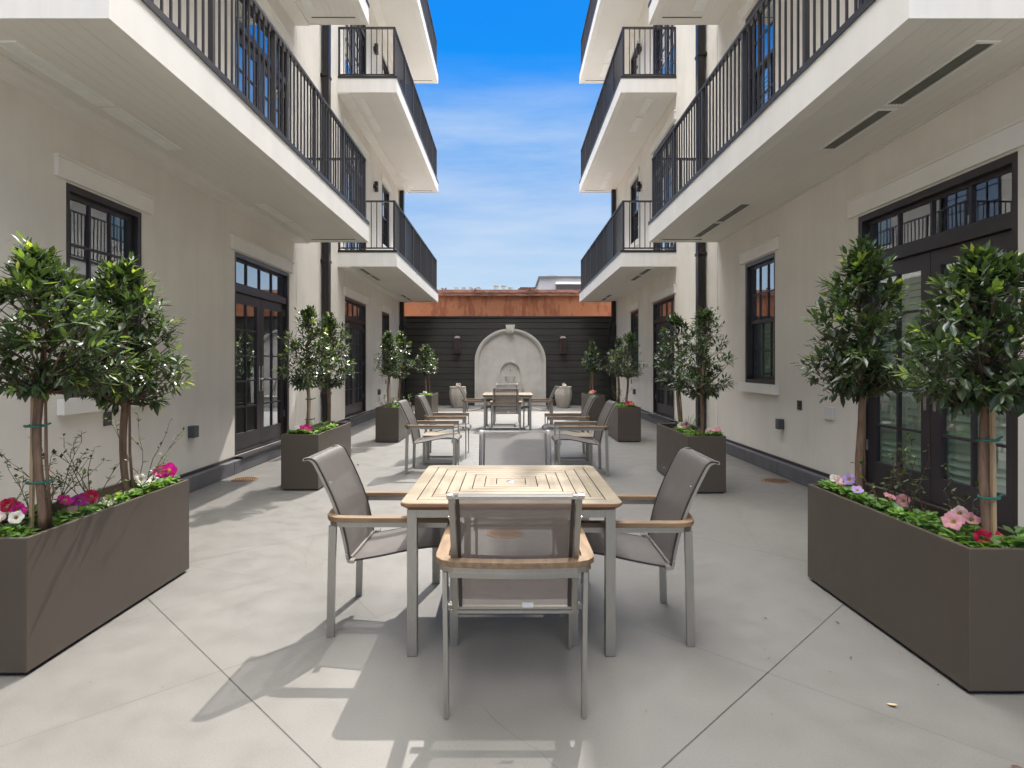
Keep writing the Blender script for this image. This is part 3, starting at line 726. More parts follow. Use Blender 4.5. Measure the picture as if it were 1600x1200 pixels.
def chair_proto():
    t = empty('dining_armchair', (0, 0, 0))
    def sheet(P, x0, x1, name, sag):
        m_ = MB(); n = 10; L = len(P)
        for i, (y, z) in enumerate(P):
            for k in range(n + 1):
                u = k / n; sg = sag * (1 - (2 * u - 1) ** 2) * math.sin(math.pi * i / (L - 1))
                dy, dz = (0, -sg) if name == 'seat' else (-sg, 0)
                m_.v.append((x0 + (x1 - x0) * u, y + dy, z + dz))
        for i in range(L - 1):
            for k in range(n):
                a = i * (n + 1) + k; m_.f.append([a, a + 1, a + n + 2, a + n + 1]); m_.mi.append(0)
        return m_.build(name, M['fabric'], t, recalc=False, smooth=True)
    st = sheet(SEAT, -.250, .250, 'seat', .012); bk = sheet(BACK, -.252, .252, 'backrest', .010)
    # tubular rails carrying the sling
    m_ = MB()
    for s in (-1, 1):
        m_.sweep([(s * .244, y - .012, z - .003) for y, z in BACK[1:]], .022, .014, side=(1, 0, 0))
    m_.box((-.256, -.452, .895), (.256, -.441, .905))
    m_.box((-.238, -.222, .392), (.238, -.200, .402))
    m_.build('back_frame', M['steel'], t)
    for s in (-1, 1):
        m_ = MB()
        m_.sweep([(s * .254, y, z) for y, z in BACK[:-1]] + [(s * .252, y, z - .003) for y, z in SEAT], .007, .009, side=(1, 0, 0))
        m_.build('piping', M['darkmetal'], t)
        m_ = MB(); m_.sweep([(s * .222, y - .010, z - .002) for y, z in BACK[1:-1]], .014, .010, side=(1, 0, 0)); m_.build('sling_rail', M['darkmetal'], t)
    m_ = MB()
    for s in (-1, 1):     # seat carriers to the legs
        m_.box((s * .30 - .045 * (s > 0), -.20, .385) if s > 0 else (-.300, -.20, .385), (.300, -.175, .40) if s > 0 else (-.247, -.175, .40))
        m_.sweep([(s * .2485, .28, .43), (s * .292, .28, .43)], .02, .014, side=(0, 1, 0))
    m_.box((-.285, .268, .395), (.285, .284, .412))
    m_.box((-.262, -.222, .375), (.262, -.202, .388)); 
    m_.sweep([(-.262, -.292, .560), (-.13, -.305, .560), (0, -.309, .560), (.13, -.305, .560), (.262, -.292, .560)], .010, .022, side=None)
    m_.build('cross_bars', M['steel'], t)
    # arms: teak U with its metal carrier
    side = .297; path = [(side, .305), (side, .15), (side, -.05), (side, -.215)]
    path += [p for p in arc(side - .075, -.225, .075, 0, 78, 5)] if False else [(side - .004, -.255), (side - .022, -.283), (side - .055, -.300)]
    path += [(.16, -.312), (0, -.320)]
    full = path + [(-x, y) for x, y in reversed(path[:-1])]
    def flat_sweep(pts, wf, z0, z1, mb):
        n = len(pts); P = [Vector((x, y, 0)) for x, y in pts]; rr = []
        for i, p in enumerate(P):
            tn = (P[min(i + 1, n - 1)] - P[max(i - 1, 0)]).normalized(); sd = Vector((tn.y, -tn.x, 0)); w_ = wf(i, n) / 2
            rr.append([p + sd * -w_ + Vector((0, 0, z0)), p + sd * w_ + Vector((0, 0, z0)), p + sd * w_ + Vector((0, 0, z1)), p - sd * w_ + Vector((0, 0, z1))])
        vs = [tuple(q) for r_ in rr for q in r_]; fs = []
        for i in range(n - 1):
            for k in range(4): fs.append((i * 4 + k, i * 4 + (k + 1) % 4, i * 4 + 4 + (k + 1) % 4, i * 4 + 4 + k))
        fs += [(3, 2, 1, 0), tuple((n - 1) * 4 + k for k in range(4))]
        mb.add(vs, fs)
    m_ = MB(); flat_sweep(full, lambda i, n: .052, .598, .622, m_); ar = m_.build('armrest', M['teakarm'], t, bevel=.003)
    m_ = MB(); flat_sweep(full, lambda i, n: .028, .572, .598, m_); m_.build('arm_support', M['steel'], t)
    for s in (-1, 1):
        m_ = MB(); m_.sweep([(s * .297, .298, .002), (s * .297, .296, .572)], .040, .014, side=(1, 0, 0)); m_.build('leg', M['steel'], t)
        m_ = MB(); m_.sweep([(s * .272, -.302, .002), (s * .275, -.296, .30), (s * .280, -.288, .572)], .018, .038, side=(1, 0, 0)); m_.build('leg', M['steel'], t)
    m_ = MB()
    for s in (-1, 1):
        for (y, z) in ((-.262, .42), (-.345, .79)):
            m_.tube([(s * .250, y, z), (s * .250, y + .012 if 0 else y - .001, z)], .006, 8) if False else m_.tube([(s * .2605, y + .04, z), (s * .264, y + .04, z)], .005, 8)
    m_.build('bolts', M['chrome'], t)
    m_ = MB(); m_.box((.03, -.235, .405), (.075, -.2345, .425)); m_.build('care_tag', M['whiteplate'], t)
    return t
M['teakarm'] = simple('teak_arm', (.21, .14, .082), .55, var=.25, spec=.25, scale=7, sc3=(6, .8, 6), bs=.05)
proto = chair_proto()
first = [True]
def chair(x, y, rz, label, group):
    o = proto if first[0] else copy_tree(proto); first[0] = False
    o.location = (x, y, 0); o.rotation_euler = (0, 0, R(rz)); tag(o, label, 'chair', group)
NG, MG, FG = 'armchairs around the front table', 'armchairs facing each other in the middle', 'armchairs around the far table'
# rz: chair faces local +y
chair(.025, 2.685, 0, 'mesh sling armchair nearest the camera, seen from behind at the front table', NG)
chair(-.605, 3.345, -91, 'brown mesh armchair at the left side of the front teak table', NG)
chair(.60, 3.25, 89.5, 'brown mesh armchair at the right side of the front teak table', NG)
chair(.045, 3.97, 180, 'mesh armchair on the far side of the front table, facing the camera', NG)
chair(-.985, 7.85, -91, 'nearer of the two left mesh armchairs in the middle seating group', MG)
chair(-.93, 9.15, -90, 'farther of the two left mesh armchairs in the middle seating group', MG)
chair(.915, 7.72, 91, 'nearer of the two right mesh armchairs in the middle seating group', MG)
chair(.86, 9.05, 90, 'farther of the two right mesh armchairs in the middle seating group', MG)
chair(-.06, 12.35, 0, 'mesh armchair with its back to us at the far table', FG)
chair(-.66, 12.95, -90, 'mesh armchair at the left side of the far table', FG)
chair(.62, 12.95, 90, 'mesh armchair at the right side of the far table', FG)
chair(-.04, 13.98, 180, 'mesh armchair behind the far table in front of the fountain', FG)

def table_proto():
    t = empty('square_table', (0, 0, 0)); H = .53; zt = .740
    boards = []   # (x0,x1,y0,y1,along)
    b0 = .458; pitch = .0625; gap = .0052
    k = 0; h = b0 - gap
    for k in range(6):
        w_ = pitch - gap; i = h - w_
        boards += [(-h, h, -h, -i, 'x'), (-h, h, i, h, 'x'), (-h, -i, -i + gap * .4, i - gap * .4, 'y'), (i, h, -i + gap * .4, i - gap * .4, 'y')]
        h = i - gap
    boards.append((-h, h, -h, h, 'x'))
    me = MB()
    uv = []
    for bi, (x0, x1, y0, y1, al) in enumerate(boards):
        me.box((x0, y0, .716), (x1, y1, zt))
    # rounded outer border with bevelled underside
    def rsq(hh, r, n=6):
        P = []
        for cx, cy, a0 in ((hh - r, hh - r, 0), (-hh + r, hh - r, 90), (-hh + r, -hh + r, 180), (hh - r, -hh + r, 270)):
            P += arc(cx, cy, r, a0, a0 + 90, n)
        return P
    top = me.build('tabletop', M['teak'], t)
    m_ = MB()
    rings = [(rsq(H - .004, .046), zt), (rsq(H, .05), zt - .004), (rsq(H, .05), .722), (rsq(H - .03, .035), .702), ([(max(-b0, min(b0, x)), max(-b0, min(b0, y))) for x, y in rsq(H, .05)], .702), ([(max(-b0, min(b0, x)), max(-b0, min(b0, y))) for x, y in rsq(H, .05)], zt)]
    n = len(rings[0][0])
    for P, z in rings: m_.v += [(x, y, z) for x, y in P]
    for i in range(len(rings)):
        j = (i + 1) % len(rings)
        for q in range(n): m_.f.append([i * n + q, i * n + (q + 1) % n, j * n + (q + 1) % n, j * n + q]); m_.mi.append(1 if i in (1, 2) else 0)
    m_.build('table_edge', [M['teak'], M['teakedge']], t)
    for ob in (top,):
        uvl = ob.data.uv_layers.new(name='UVMap'); random.seed(3)
        offs = [random.uniform(0, 50) for _ in boards]
        for p in ob.data.polygons:
            c_ = p.center; bi = 0
            for q, (x0, x1, y0, y1, al) in enumerate(boards):
                if x0 - .001 <= c_.x <= x1 + .001 and y0 - .001 <= c_.y <= y1 + .001: bi = q; break
            al = boards[bi][4]
            for li in p.loop_indices:
                v = ob.data.vertices[ob.data.loops[li].vertex_index].co
                uvl.data[li].uv = ((v.x, v.y + offs[bi]) if al == 'x' else (v.y, v.x + offs[bi]))
    m_ = MB()
    a = .497
    m_.box((-a, -a, .664), (a, -a + .022, .700)); m_.box((-a, a - .022, .664), (a, a, .700)); m_.box((-a, -a + .022, .664), (-a + .022, a - .022, .700)); m_.box((a - .022, -a + .022, .664), (a, a - .022, .700))
    m_.build('apron', M['steel'], t)
    m_ = MB()
    for x in (-.28, .28): m_.box((x - .02, -a + .022, .690), (x + .02, a - .022, .714))
    m_.build('support_bar', M['steel'], t)
    for sx_ in (-1, 1):
        for sy in (-1, 1):
            m_ = MB(); m_.box((sx_ * (a + .001) - .048 * (sx_ > 0), sy * (a + .001) - .048 * (sy > 0), .002), (sx_ * (a + .001) + .048 * (sx_ < 0), sy * (a + .001) + .048 * (sy < 0), .702))
            m_.build('leg', M['steel'], t, bevel=.0025)
    m_ = MB(); m_.lathe([(.024, .7402), (.024, .742), (.02, .7435)], 20); m_.box((-.004, -.018, .7436), (.004, .018, .745)); m_.build('hole_cover', M['chrome'], t)
    return t
tb = table_proto(); tb.location = (.012, 3.365, 0); tag(tb, 'front square teak slatted table on steel legs, largest in view', 'table')
t2 = copy_tree(tb); t2.location = (-.025, 13.05, 0); tag(t2, 'far square teak table before the stone fountain', 'table')
def side_table():
    t = empty('side_table')
    m_ = MB()
    for i in range(6):
        y0 = -.24 + i * .0805; m_.box((-.24, y0, .385), (.24, y0 + .0775, .405))
    m_.build('tabletop', M['teak'], t)
    m_ = MB(); a = .235
    m_.box((-a, -a, .352), (a, -a + .02, .383)); m_.box((-a, a - .02, .352), (a, a, .383)); m_.box((-a, -a + .02, .352), (-a + .02, a - .02, .383)); m_.box((a - .02, -a + .02, .352), (a, a - .02, .383)); m_.build('apron', M['steel'], t)
    for sx_ in (-1, 1):
        for sy in (-1, 1):
            m_ = MB(); x, y = sx_ * .218, sy * .218; m_.box((x - .018, y - .018, .002), (x + .018, y + .018, .353)); m_.build('leg', M['steel'], t)
    m_ = MB()
    for sy in (-1, 1):
        m_ = MB(); m_.box((-.20, sy * .218 - .01, .03), (.20, sy * .218 + .01, .055)); m_.build('stretcher', M['steel'], t)
    return t
s1 = side_table(); s1.location = (-.95, 8.52, 0); tag(s1, 'low side table between the two left middle armchairs', 'side table', 'low side tables between lounge armchairs')
s2 = copy_tree(s1); s2.location = (.90, 8.40, 0); tag(s2, 'low side table between the two right middle armchairs', 'side table', 'low side tables between lounge armchairs')

# ------------------------------------------------------------------ drains
def drain_proto():
    t = empty('floor_drain')
    m_ = MB(); m_.lathe([(.125, .001), (.148, .001), (.15, .005), (.128, .006), (.125, .004)], 40); 
    m_ = MB()
    seg = 40
    for k in range(seg):
        a, b = 2 * math.pi * k / seg, 2 * math.pi * (k + 1) / seg
        vs = [(r_ * math.cos(q), r_ * math.sin(q), z) for r_, z in ((.128, .006), (.150, .005), (.153, .001), (.128, .002)) for q in (a, b)]
        m_.add(vs, [(0, 1, 3, 2), (2, 3, 5, 4), (0, 6, 7, 1)])
    for i in range(-5, 6):
        x = i * .0235; h = math.sqrt(.130 ** 2 - x * x) if abs(x) < .13 else 0
        if h > .01: m_.box((x - .0065, -h, .0025), (x + .0065, h, .0065))
    m_.build('grate', M['grate'], t)
    m_ = MB(); m_.lathe([(.129, .0008), (.129, .0018)], 32); m_.build('pit', M['hole'], t)
    return t
d0 = drain_proto(); d0.location = (-3.18, 7.25, 0); d0.rotation_euler = (0, 0, .5); tag(d0, 'round bronze floor drain by the left wall', 'drain', 'round floor drains')
for p, lb, a in (((3.17, 7.15, 0), 'round bronze floor drain by the right wall', -.3), ((-.03, 4.95, 0), 'round floor drain under the front table, seen through the chair back', .9)):
    d = copy_tree(d0); d.location = p; d.rotation_euler = (0, 0, a); tag(d, lb, 'drain', 'round floor drains')

# ------------------------------------------------------------------ planters
PG = 'rectangular bronze planters'
def planter_proto():
    t = empty('planter_box'); L, W_, H = 1.37, .41, .618
    m_ = MB(); e = .022
    xo, yo = W_ / 2, L / 2; xi, yi = xo - e, yo - e
    vs = [(a * xo, b * yo, z) for z in (.018, H) for a, b in ((-1, -1), (1, -1), (1, 1), (-1, 1))] + [(a * xi, b * yi, z) for z in (H, H - .10) for a, b in ((-1, -1), (1, -1), (1, 1), (-1, 1))]
    fs = [(3, 2, 1, 0)]
    for a, b in ((0, 4), (4, 8), (8, 12)):
        for k in range(4): fs.append((a + k, a + (k + 1) % 4, b + (k + 1) % 4, b + k))
    m_.add(vs, fs); me = m_.build('box', M['plantbox'], t, bevel=.0035)
    m_ = MB(); m_.box((-xo + .02, -yo + .02, .001), (xo - .02, yo - .02, .018)); m_.build('base', M['black'], t)
    m_ = MB(); nx, ny = 8, 26
    for j in range(ny + 1):
        for i in range(nx + 1):
            x = -xi + 2 * xi * i / nx; y = -yi + 2 * yi * j / ny
            m_.v.append((x, y, H - .055 + .022 * mnoise.noise(Vector((x * 9, y * 9, 3)))))
    for j in range(ny):
        for i in range(nx): a = j * (nx + 1) + i; m_.f.append([a, a + 1, a + nx + 2, a + nx + 1]); m_.mi.append(0)
    m_.build('soil', M['soil'], t, recalc=False, smooth=True)
    return t
PL = [(-2.357, 2.683, 'front left', 'large bronze planter box at the front left with magenta petunias'),
      (-2.295, 6.60, 'second left', 'second bronze planter from the front along the left side, red flowers at its corner'),
      (-2.145, 10.6, 'third left', 'third bronze planter from the front along the left side'),
      (-2.08, 14.6, 'far left', 'bronze planter at the far left by the dark plank wall'),
      (2.143, 2.533, 'front right', 'large bronze planter box at the front right with pink petunias'),
      (2.125, 6.45, 'second right', 'second bronze planter from the front along the right side, pink flowers and fern'),
      (2.135, 10.65, 'third right', 'third bronze planter from the front along the right side'),
      (2.13, 14.6, 'far right', 'bronze planter at the far right by the dark wall, coral flowers')]
pp = planter_proto()
for i, (x, y, nm, lb) in enumerate(PL):
    o = pp if i == 0 else copy_tree(pp)
    o.location = (x, y + .685, 0); tag(o, lb, 'planter', PG)

# ------------------------------------------------------------------ plants
def leaf(mb, p, d, up, L, W_, mi, fine=True, curl=.25):
    """one folded, bent leaf starting at p along d"""
    d = d.normalized(); s = d.cross(up)
    if s.length < 1e-4: s = d.cross(Vector((1, 0, 0)))
    s.normalize(); n = s.cross(d).normalized()
    o = len(mb.v)
    if fine:
        pts = [(0, 0, 0), (.30, .40, .0), (.30, 0, -.12), (.30, -.40, .0), (.65, .45, 0), (.65, 0, -.12), (.65, -.45, 0), (1, 0, 0)]
        fs = [(0, 2, 1), (0, 3, 2), (1, 2, 5, 4), (2, 3, 6, 5), (4, 5, 7), (5, 6, 7)]
    else:
        pts = [(0, 0, 0), (.48, .5, 0), (.48, 0, -.15), (.48, -.5, 0), (1, 0, 0)]; fs = [(0, 2, 1), (0, 3, 2), (1, 2, 4), (2, 3, 4)]
    for a, b, c_ in pts:
        q = p + d * (a * L) + s * (b * W_) + n * (c_ * W_ - curl * L * a * a)
        mb.v.append((q.x, q.y, q.z))
    for f in fs: mb.f.append([o + i for i in f]); mb.mi.append(mi)

def topiary(x, y, h0, h1, rx, seed, label, near=False, ntips=150, stake=None, lean=(0, 0), dens=1., young=.1):
    """standard tree: bare stem, egg-shaped crown from h0 to h1"""
    rnd = random.Random(seed)
    t = empty('bay_tree', (x, y, .56), label, 'tree', 'standard bay trees in planters')
    h0 -= .56; h1 -= .56
    H = h1 - h0
    off = Vector((rnd.uniform(0, 9), rnd.uniform(0, 9), seed))
    def axis(z): k = z / h1; return Vector((lean[0] * k + .012 * math.sin(z * 7 + seed), lean[1] * k + .012 * math.cos(z * 6 + seed), z))
    tr = MB(); zs = [i * (h0 + H * .75) / 16 for i in range(17)]
    tr.tube([axis(z) for z in zs], [(.0205 + .004 * max(0, 1 - z / .12) if z < h0 else .0205 * (1 - .8 * (z - h0) / (H * .75))) * (1 + .10 * mnoise.noise(Vector((0, z * 14, seed)))) for z in zs], 10)
    if rnd.random() < .45 or near:
        tr.tube([axis(0) + Vector((.03, .01, 0)), axis(h0 * .5) + Vector((.034, .012, 0)), axis(h0 * 1.05) + Vector((.02, .0, 0))], [.009, .008, .006], 7)
    cr = MB(); tw = tr
    PK = [(0, .50), (.08, .80), (.2, .98), (.35, 1.0), (.5, .93), (.65, .78), (.8, .56), (.92, .32), (1, .10)]
    def prof(k):   # radius of the crown against relative height
        k = max(0, min(1, k))
        for (a, ra), (b, rb_) in zip(PK, PK[1:]):
            if k <= b: return rx * (ra + (rb_ - ra) * (k - a) / (b - a))
        return rx * .1
    tips = []
    nb = int(ntips * 1.35)
    for i in range(nb):
        k = rnd.random() ** 1.15; th = rnd.uniform(0, 2 * math.pi)
        rr = prof(k) * (rnd.random() ** .42)
        bumpy = 1 + .32 * mnoise.noise(Vector((math.cos(th) * 1.7, math.sin(th) * 1.7, k * 3.4)) + off)
        rr *= bumpy
        ax = axis(h0 + H * k * .97)
        pos = ax + Vector((math.cos(th) * rr, math.sin(th) * rr, rnd.uniform(-.03, .03)))
        gap = mnoise.noise(pos * 5.2 + off)
        if gap < -.27 * dens and rr > .3 * rx: continue
        tips.append((pos, th, k, rr))
    # branches
    for pos, th, k, rr in tips:
        if rr < .05: continue
        zb = max(h0 * .98, min(pos.z - rr * .75, h0 + H * .7)); bpt = axis(max(zb, h0 * .95))
        midp = bpt.lerp(pos, .5) + Vector((0, 0, -.03 * rr / rx))
        if rnd.random() < (.40 if near else .35) or k < .12: tw.tube([bpt, midp, pos], [.0062, .0042, .002], 4, 1)
    for pos, th, k, rr in tips:
        outd = Vector((math.cos(th), math.sin(th), 0)) * (rr / rx + .3) + Vector((rnd.uniform(-.3, .3), rnd.uniform(-.3, .3), .15 + .6 * k - .45 * (k < .12)))
        outd.normalize()
        tipcol = rnd.random()
        nl = rnd.randint(8, 13)
        outer = rr > prof(k) * .75
        a = outd.orthogonal().normalized(); b = outd.cross(a); tl_ = rnd.uniform(.05, .12)
        if outer and rnd.random() < .10: pos = pos + outd * .05; tl_ += .04
        size = rnd.uniform(.78, 1.2)
        for j in range(nl):
            f = j / (nl - 1)
            ph = j * 2.4 + rnd.uniform(-.5, .5)
            spread = 1.25 - .85 * f + rnd.uniform(-.25, .25)
            d = outd * math.cos(spread) + (a * math.cos(ph) + b * math.sin(ph)) * math.sin(spread) + Vector((0, 0, .18))
            if k < .15 and rnd.random() < .4: d.z -= .6
            L = rnd.uniform(.050, .098) * size * (1.08 - .45 * f); W_ = L * rnd.uniform(.32, .46)
            mi = 0 if rnd.random() < .55 else 1
            if outer and f > .72 and tipcol < young * 2.8: mi = 2 if rnd.random() < .75 else 3
            elif rnd.random() < young * .35: mi = 2
            base = pos - outd * (tl_ * (1 - f))
            leaf(cr, base + d.normalized() * .004, d, Vector((rnd.uniform(-.35, .35), rnd.uniform(-.35, .35), 1)), L, W_, mi, near, rnd.uniform(-.05, .35))
    tr.build('trunk', [M['bark'], M['twig']], t, smooth=True)
    cr.build('crown', LEAF, t, recalc=False, smooth=False)
    if stake:
        sx_, sy = stake
        m_ = MB(); m_.sweep([(sx_, sy, -.02), (sx_ * .75, sy * .75, h0 * 1.02)], .016, .016, side=(1, 0, 0)) ; m_.build('stake', M['stake'], t)
        for zz in (h0 * .34, h0 * .74):
            m_ = MB(); c_ = (axis(zz) + Vector((sx_ * .85, sy * .85, zz))) / 2; r_ = max(.03, Vector((sx_, sy)).length * .5 + .022)
            m_.tube([c_ + Vector((r_ * math.cos(q * .524), r_ * .8 * math.sin(q * .524), rnd.uniform(-.002, .002))) for q in range(13)], .0055, 6); m_.tube([c_ + Vector((r_, 0, 0)), c_ + Vector((r_ + .03, .01, .012))], .005, 5)
            m_.build('tie', M['tie'], t)
    return t
# x, y, crown bottom, crown top, radius, seed, label, near
TR = [(-2.36, 3.03, 1.27, 1.98, .41, 1, 'bay tree with a staked stem, left of the pair in the front left planter', True, 215, (-.045, .0), (0, 0), .2),
      (-2.30, 3.62, 1.17, 2.02, .36, 2, 'bay tree nearer the left window, right of the pair in the front left planter', True, 190, None, (-.04, .02), .16),
      (2.21, 2.78, 1.22, 1.93, .37, 3, 'bushy bay tree at the right edge, with a bare wood stake, front right planter', True, 230, (.0, -.04), (-.02, 0), .12),
      (2.14, 3.66, 1.22, 2.15, .32, 4, 'tall pointed bay tree, left of the pair in the front right planter', True, 230, None, (0, 0), .08),
      (-2.30, 6.88, 1.14, 2.06, .33, 5, 'bay tree with green tie, nearer of the pair in the second left planter', False, 150, (.03, -.02), (0, 0), .12),
      (-2.27, 7.55, 1.12, 2.02, .31, 6, 'darker bay tree in front of the downspout in the second left planter', False, 140, None, (.03, 0), .08),
      (2.13, 6.68, 1.06, 2.02, .36, 7, 'open bay tree nearer the camera in the second right planter', False, 130, None, (.06, 0), .02),
      (2.10, 7.40, 1.10, 2.00, .33, 8, 'bay tree before the dark doors, farther in the second right planter', False, 130, None, (-.03, 0), .02),
      (-2.17, 10.85, 1.18, 1.98, .27, 9, 'nearer bay tree in the third left planter', False, 110, None, (0, 0), .1),
      (-2.13, 11.7, 1.12, 2.02, .30, 10, 'farther taller bay tree in the third left planter', False, 115, None, (.02, 0), .1),
      (2.13, 10.9, 1.16, 1.97, .35, 11, 'nearer bay tree in the third right planter', False, 115, None, (.05, 0), .03),
      (2.13, 11.7, 1.16, 1.90, .28, 12, 'farther bay tree in the third right planter', False, 90, None, (0, 0), .03),
      (-2.06, 14.9, 1.12, 1.88, .29, 13, 'nearer bay tree in the far left planter', False, 100, None, (0, 0), .14),
      (-2.06, 15.6, 1.15, 1.80, .26, 14, 'farther bay tree in the far left planter', False, 80, None, (0, 0), .14),
      (2.09, 14.9, 1.18, 1.95, .26, 15, 'nearer bay tree in the far right planter', False, 90, None, (-.02, 0), .02),
      (2.13, 15.6, 1.15, 1.80, .25, 16, 'farther bay tree in the far right planter', False, 80, None, (0, 0), .02)]
for (x, y, a, b, r, sd, lb, nr, nt_, stk, ln, yg) in TR:
    topiary(x, y, a, b, r, sd, lb, nr, nt_, stk, ln, 1., yg)

def petunia_flower(mb, c, nrm, r, mi, rnd):
    nrm = nrm.normalized(); a = nrm.orthogonal().normalized(); b = nrm.cross(a); o = len(mb.v); seg = 30; tw_ = rnd.uniform(0, 6.28); droop = rnd.uniform(-.35, .35)
    for rr, dz in ((.10, -.55), (.28, -.18), (.68, .03), (1.0, -.02)):
        for k in range(seg):
            th = 2 * math.pi * k / seg; lobe = 1 - .13 * (rr > .5) * (1 - abs(math.cos(2.5 * th))) ; wv = (.16 * math.sin(5 * th + tw_) + .10 * math.sin(12 * th + tw_ * 3) + droop * math.cos(th + tw_)) * (rr > .9) + (.05 * math.sin(5 * th) + .4 * droop * math.cos(th + tw_)) * (.5 < rr < .9)
            p = c + (a * math.cos(th) + b * math.sin(th)) * (r * rr * lobe) + nrm * (r * (dz + wv)); mb.v.append(tuple(p))
    for i in range(3):
        for k in range(seg): mb.f.append([o + i * seg + k, o + i * seg + (k + 1) % seg, o + (i + 1) * seg + (k + 1) % seg, o + (i + 1) * seg + k]); mb.mi.append(2 if i == 0 else mi)
def petunia(x, y, cols, label, seed, spread=.12, nleaf=90, r=.036, z0=.575, pale=.35, hgt=.10, group='petunias in the planters', bias=(0, 0)):
    rnd = random.Random(seed * 7 + 1); t = empty('petunia_plant' if cols else 'leafy_plant', (x, y, z0 - .015), label, 'flower' if cols else 'plant', group)
    pc = min(((c_[0], c_[1] + .685) for c_ in PL), key=lambda c_: (c_[0] - x) ** 2 + (c_[1] - y) ** 2) if y < 17 else None
    m_ = MB()
    for i in range(nleaf):
        a = rnd.uniform(0, 6.28); rr = spread * math.sqrt(rnd.random()); p = Vector((rr * math.cos(a) * .8, rr * math.sin(a) * 1.15, rnd.uniform(.0, hgt) * (1.15 - rr / spread)))
        if pc:
            p.x = max(-.150, min(.150, x + p.x - pc[0])) + pc[0] - x; p.y = max(-.635, min(.635, y + p.y - pc[1])) + pc[1] - y
            if abs(x + p.x - pc[0]) > .11 or abs(y + p.y - pc[1]) > .59: p.z = max(p.z, rnd.uniform(.062, .085))
        for q in range(3):
            aa = a + rnd.uniform(-1.6, 1.6); d = Vector((math.cos(aa), math.sin(aa), rnd.uniform(.0, 1.0))); L = rnd.uniform(.030, .062)
            leaf(m_, p, d, Vector((rnd.uniform(-.4, .4), rnd.uniform(-.4, .4), 1)), L, L * rnd.uniform(.48, .66), 1 if rnd.random() < pale else 0, True, .25)
        if i % 5 == 0: m_.tube([Vector((p.x * .4, p.y * .4, 0)), Vector(p) * .8, p], .0025, 4, 0)
    m_.build('foliage', BED, t, recalc=False)
    for i, c_ in enumerate(cols):
        f = MB(); a = rnd.uniform(0, 6.28); rr = spread * .55 * math.sqrt(rnd.random())
        p = Vector((bias[0] + rr * math.cos(a), bias[1] + rr * math.sin(a) * 1.2, hgt + rnd.uniform(.0, .03)))
        nrm = Vector((-x * .25 + rnd.uniform(-.5, .5), -.7 + rnd.uniform(-.5, .5), rnd.uniform(.4, 1.1)))
        petunia_flower(f, p, nrm, r * rnd.uniform(.85, 1.12), 0, rnd)
        f.tube([Vector((p.x * .5, p.y * .5, 0)), p - nrm.normalized() * r * .6], .0025, 4, 1)
        f.build('flower', [PET[c_], BED[0], PET['throat']], t, recalc=False, smooth=True)
petunia(-2.40, 2.82, ['pale', 'white', 'pale', 'white'], 'pale pink and white petunia at the front corner of the left planter', 1, .14, 80, pale=.3)
petunia(-2.48, 3.02, ['crimson', 'crimson', 'magenta'], 'crimson petunia by the staked stem in the front left planter', 2, .12, 55)
petunia(-2.31, 3.22, ['magenta', 'purple', 'crimson', 'purple'], 'deep magenta and purple petunia in the middle of the front left planter', 3, .11, 55)
petunia(-2.27, 3.46, ['white'], 'low pale green plant with a white bloom in the front left planter', 4, .11, 60, pale=.6, hgt=.04)
petunia(-2.26, 3.78, ['white', 'white'], 'leafy white petunia behind the right stem of the front left planter', 5, .13, 85, pale=.6)
petunia(-2.27, 3.93, ['magenta', 'magenta', 'magenta', 'magenta', 'magenta'], 'bright magenta petunia cluster at the far corner of the front left planter', 6, .09, 40, hgt=.115, r=.047)
petunia(2.06, 3.74, ['pale', 'white', 'pale', 'lilac'], 'pale pink and lilac petunia at the far corner of the front right planter', 7, .11, 60)
petunia(2.06, 3.50, ['lilac'], 'green petunia with one lilac bloom in the front right planter', 8, .13, 100, pale=.2)
petunia(2.12, 3.28, ['pink', 'pink'], 'salmon pink petunia in the middle of the front right planter', 9, .13, 95, pale=.2, hgt=.09)
petunia(2.07, 3.02, [], 'flowerless leafy plant near the stake in the front right planter', 10, .13, 110, pale=.3, group='leafy plants in the planters')
petunia(2.14, 2.84, ['pink', 'pale', 'pink'], 'large pink petunia beside the bare wood stake', 11, .12, 60, r=.042, hgt=.10)
petunia(2.20, 2.68, ['crimson', 'crimson'], 'crimson petunia at the near end of the front right planter', 12, .13, 70, hgt=.05)
petunia(-2.27, 6.74, ['crimson', 'magenta', 'magenta', 'crimson', 'crimson'], 'red petunia at the near corner of the second left planter', 13, .14, 60, r=.05, hgt=.09)
petunia(-2.22, 7.25, [], 'pale green leafy plant in the second left planter', 14, .18, 90, pale=.8, hgt=.16, group='leafy plants in the planters')
petunia(-2.36, 6.72, ['white'], 'white petunia at the outer corner of the second left planter', 15, .10, 45)
petunia(2.03, 6.95, ['pale', 'pink', 'white'], 'pale pink petunia at the far corner of the second right planter', 16, .14, 60, r=.05)
petunia(2.13, 6.72, [], 'bright green mounded plant in the second right planter', 17, .18, 120, pale=.4, hgt=.12, group='leafy plants in the planters')
petunia(2.25, 6.56, ['pink', 'pink', 'pale'], 'pink petunia at the near corner of the second right planter', 18, .11, 50, r=.05)
petunia(-2.10, 11.0, ['white', 'white'], 'green and white plant in the third left planter', 19, .2, 120, pale=.5, hgt=.12)
petunia(2.08, 10.95, [], 'green mounded plant in the third right planter', 20, .19, 110, pale=.4, hgt=.12, group='leafy plants in the planters')
petunia(2.16, 10.75, ['crimson', 'crimson', 'crimson', 'coral'], 'dark red petunia in the third right planter', 21, .13, 60, r=.05)
petunia(-2.04, 14.8, ['white', 'white', 'white'], 'pale lime and white petunia in the far left planter', 22, .2, 110, pale=.85, hgt=.12)
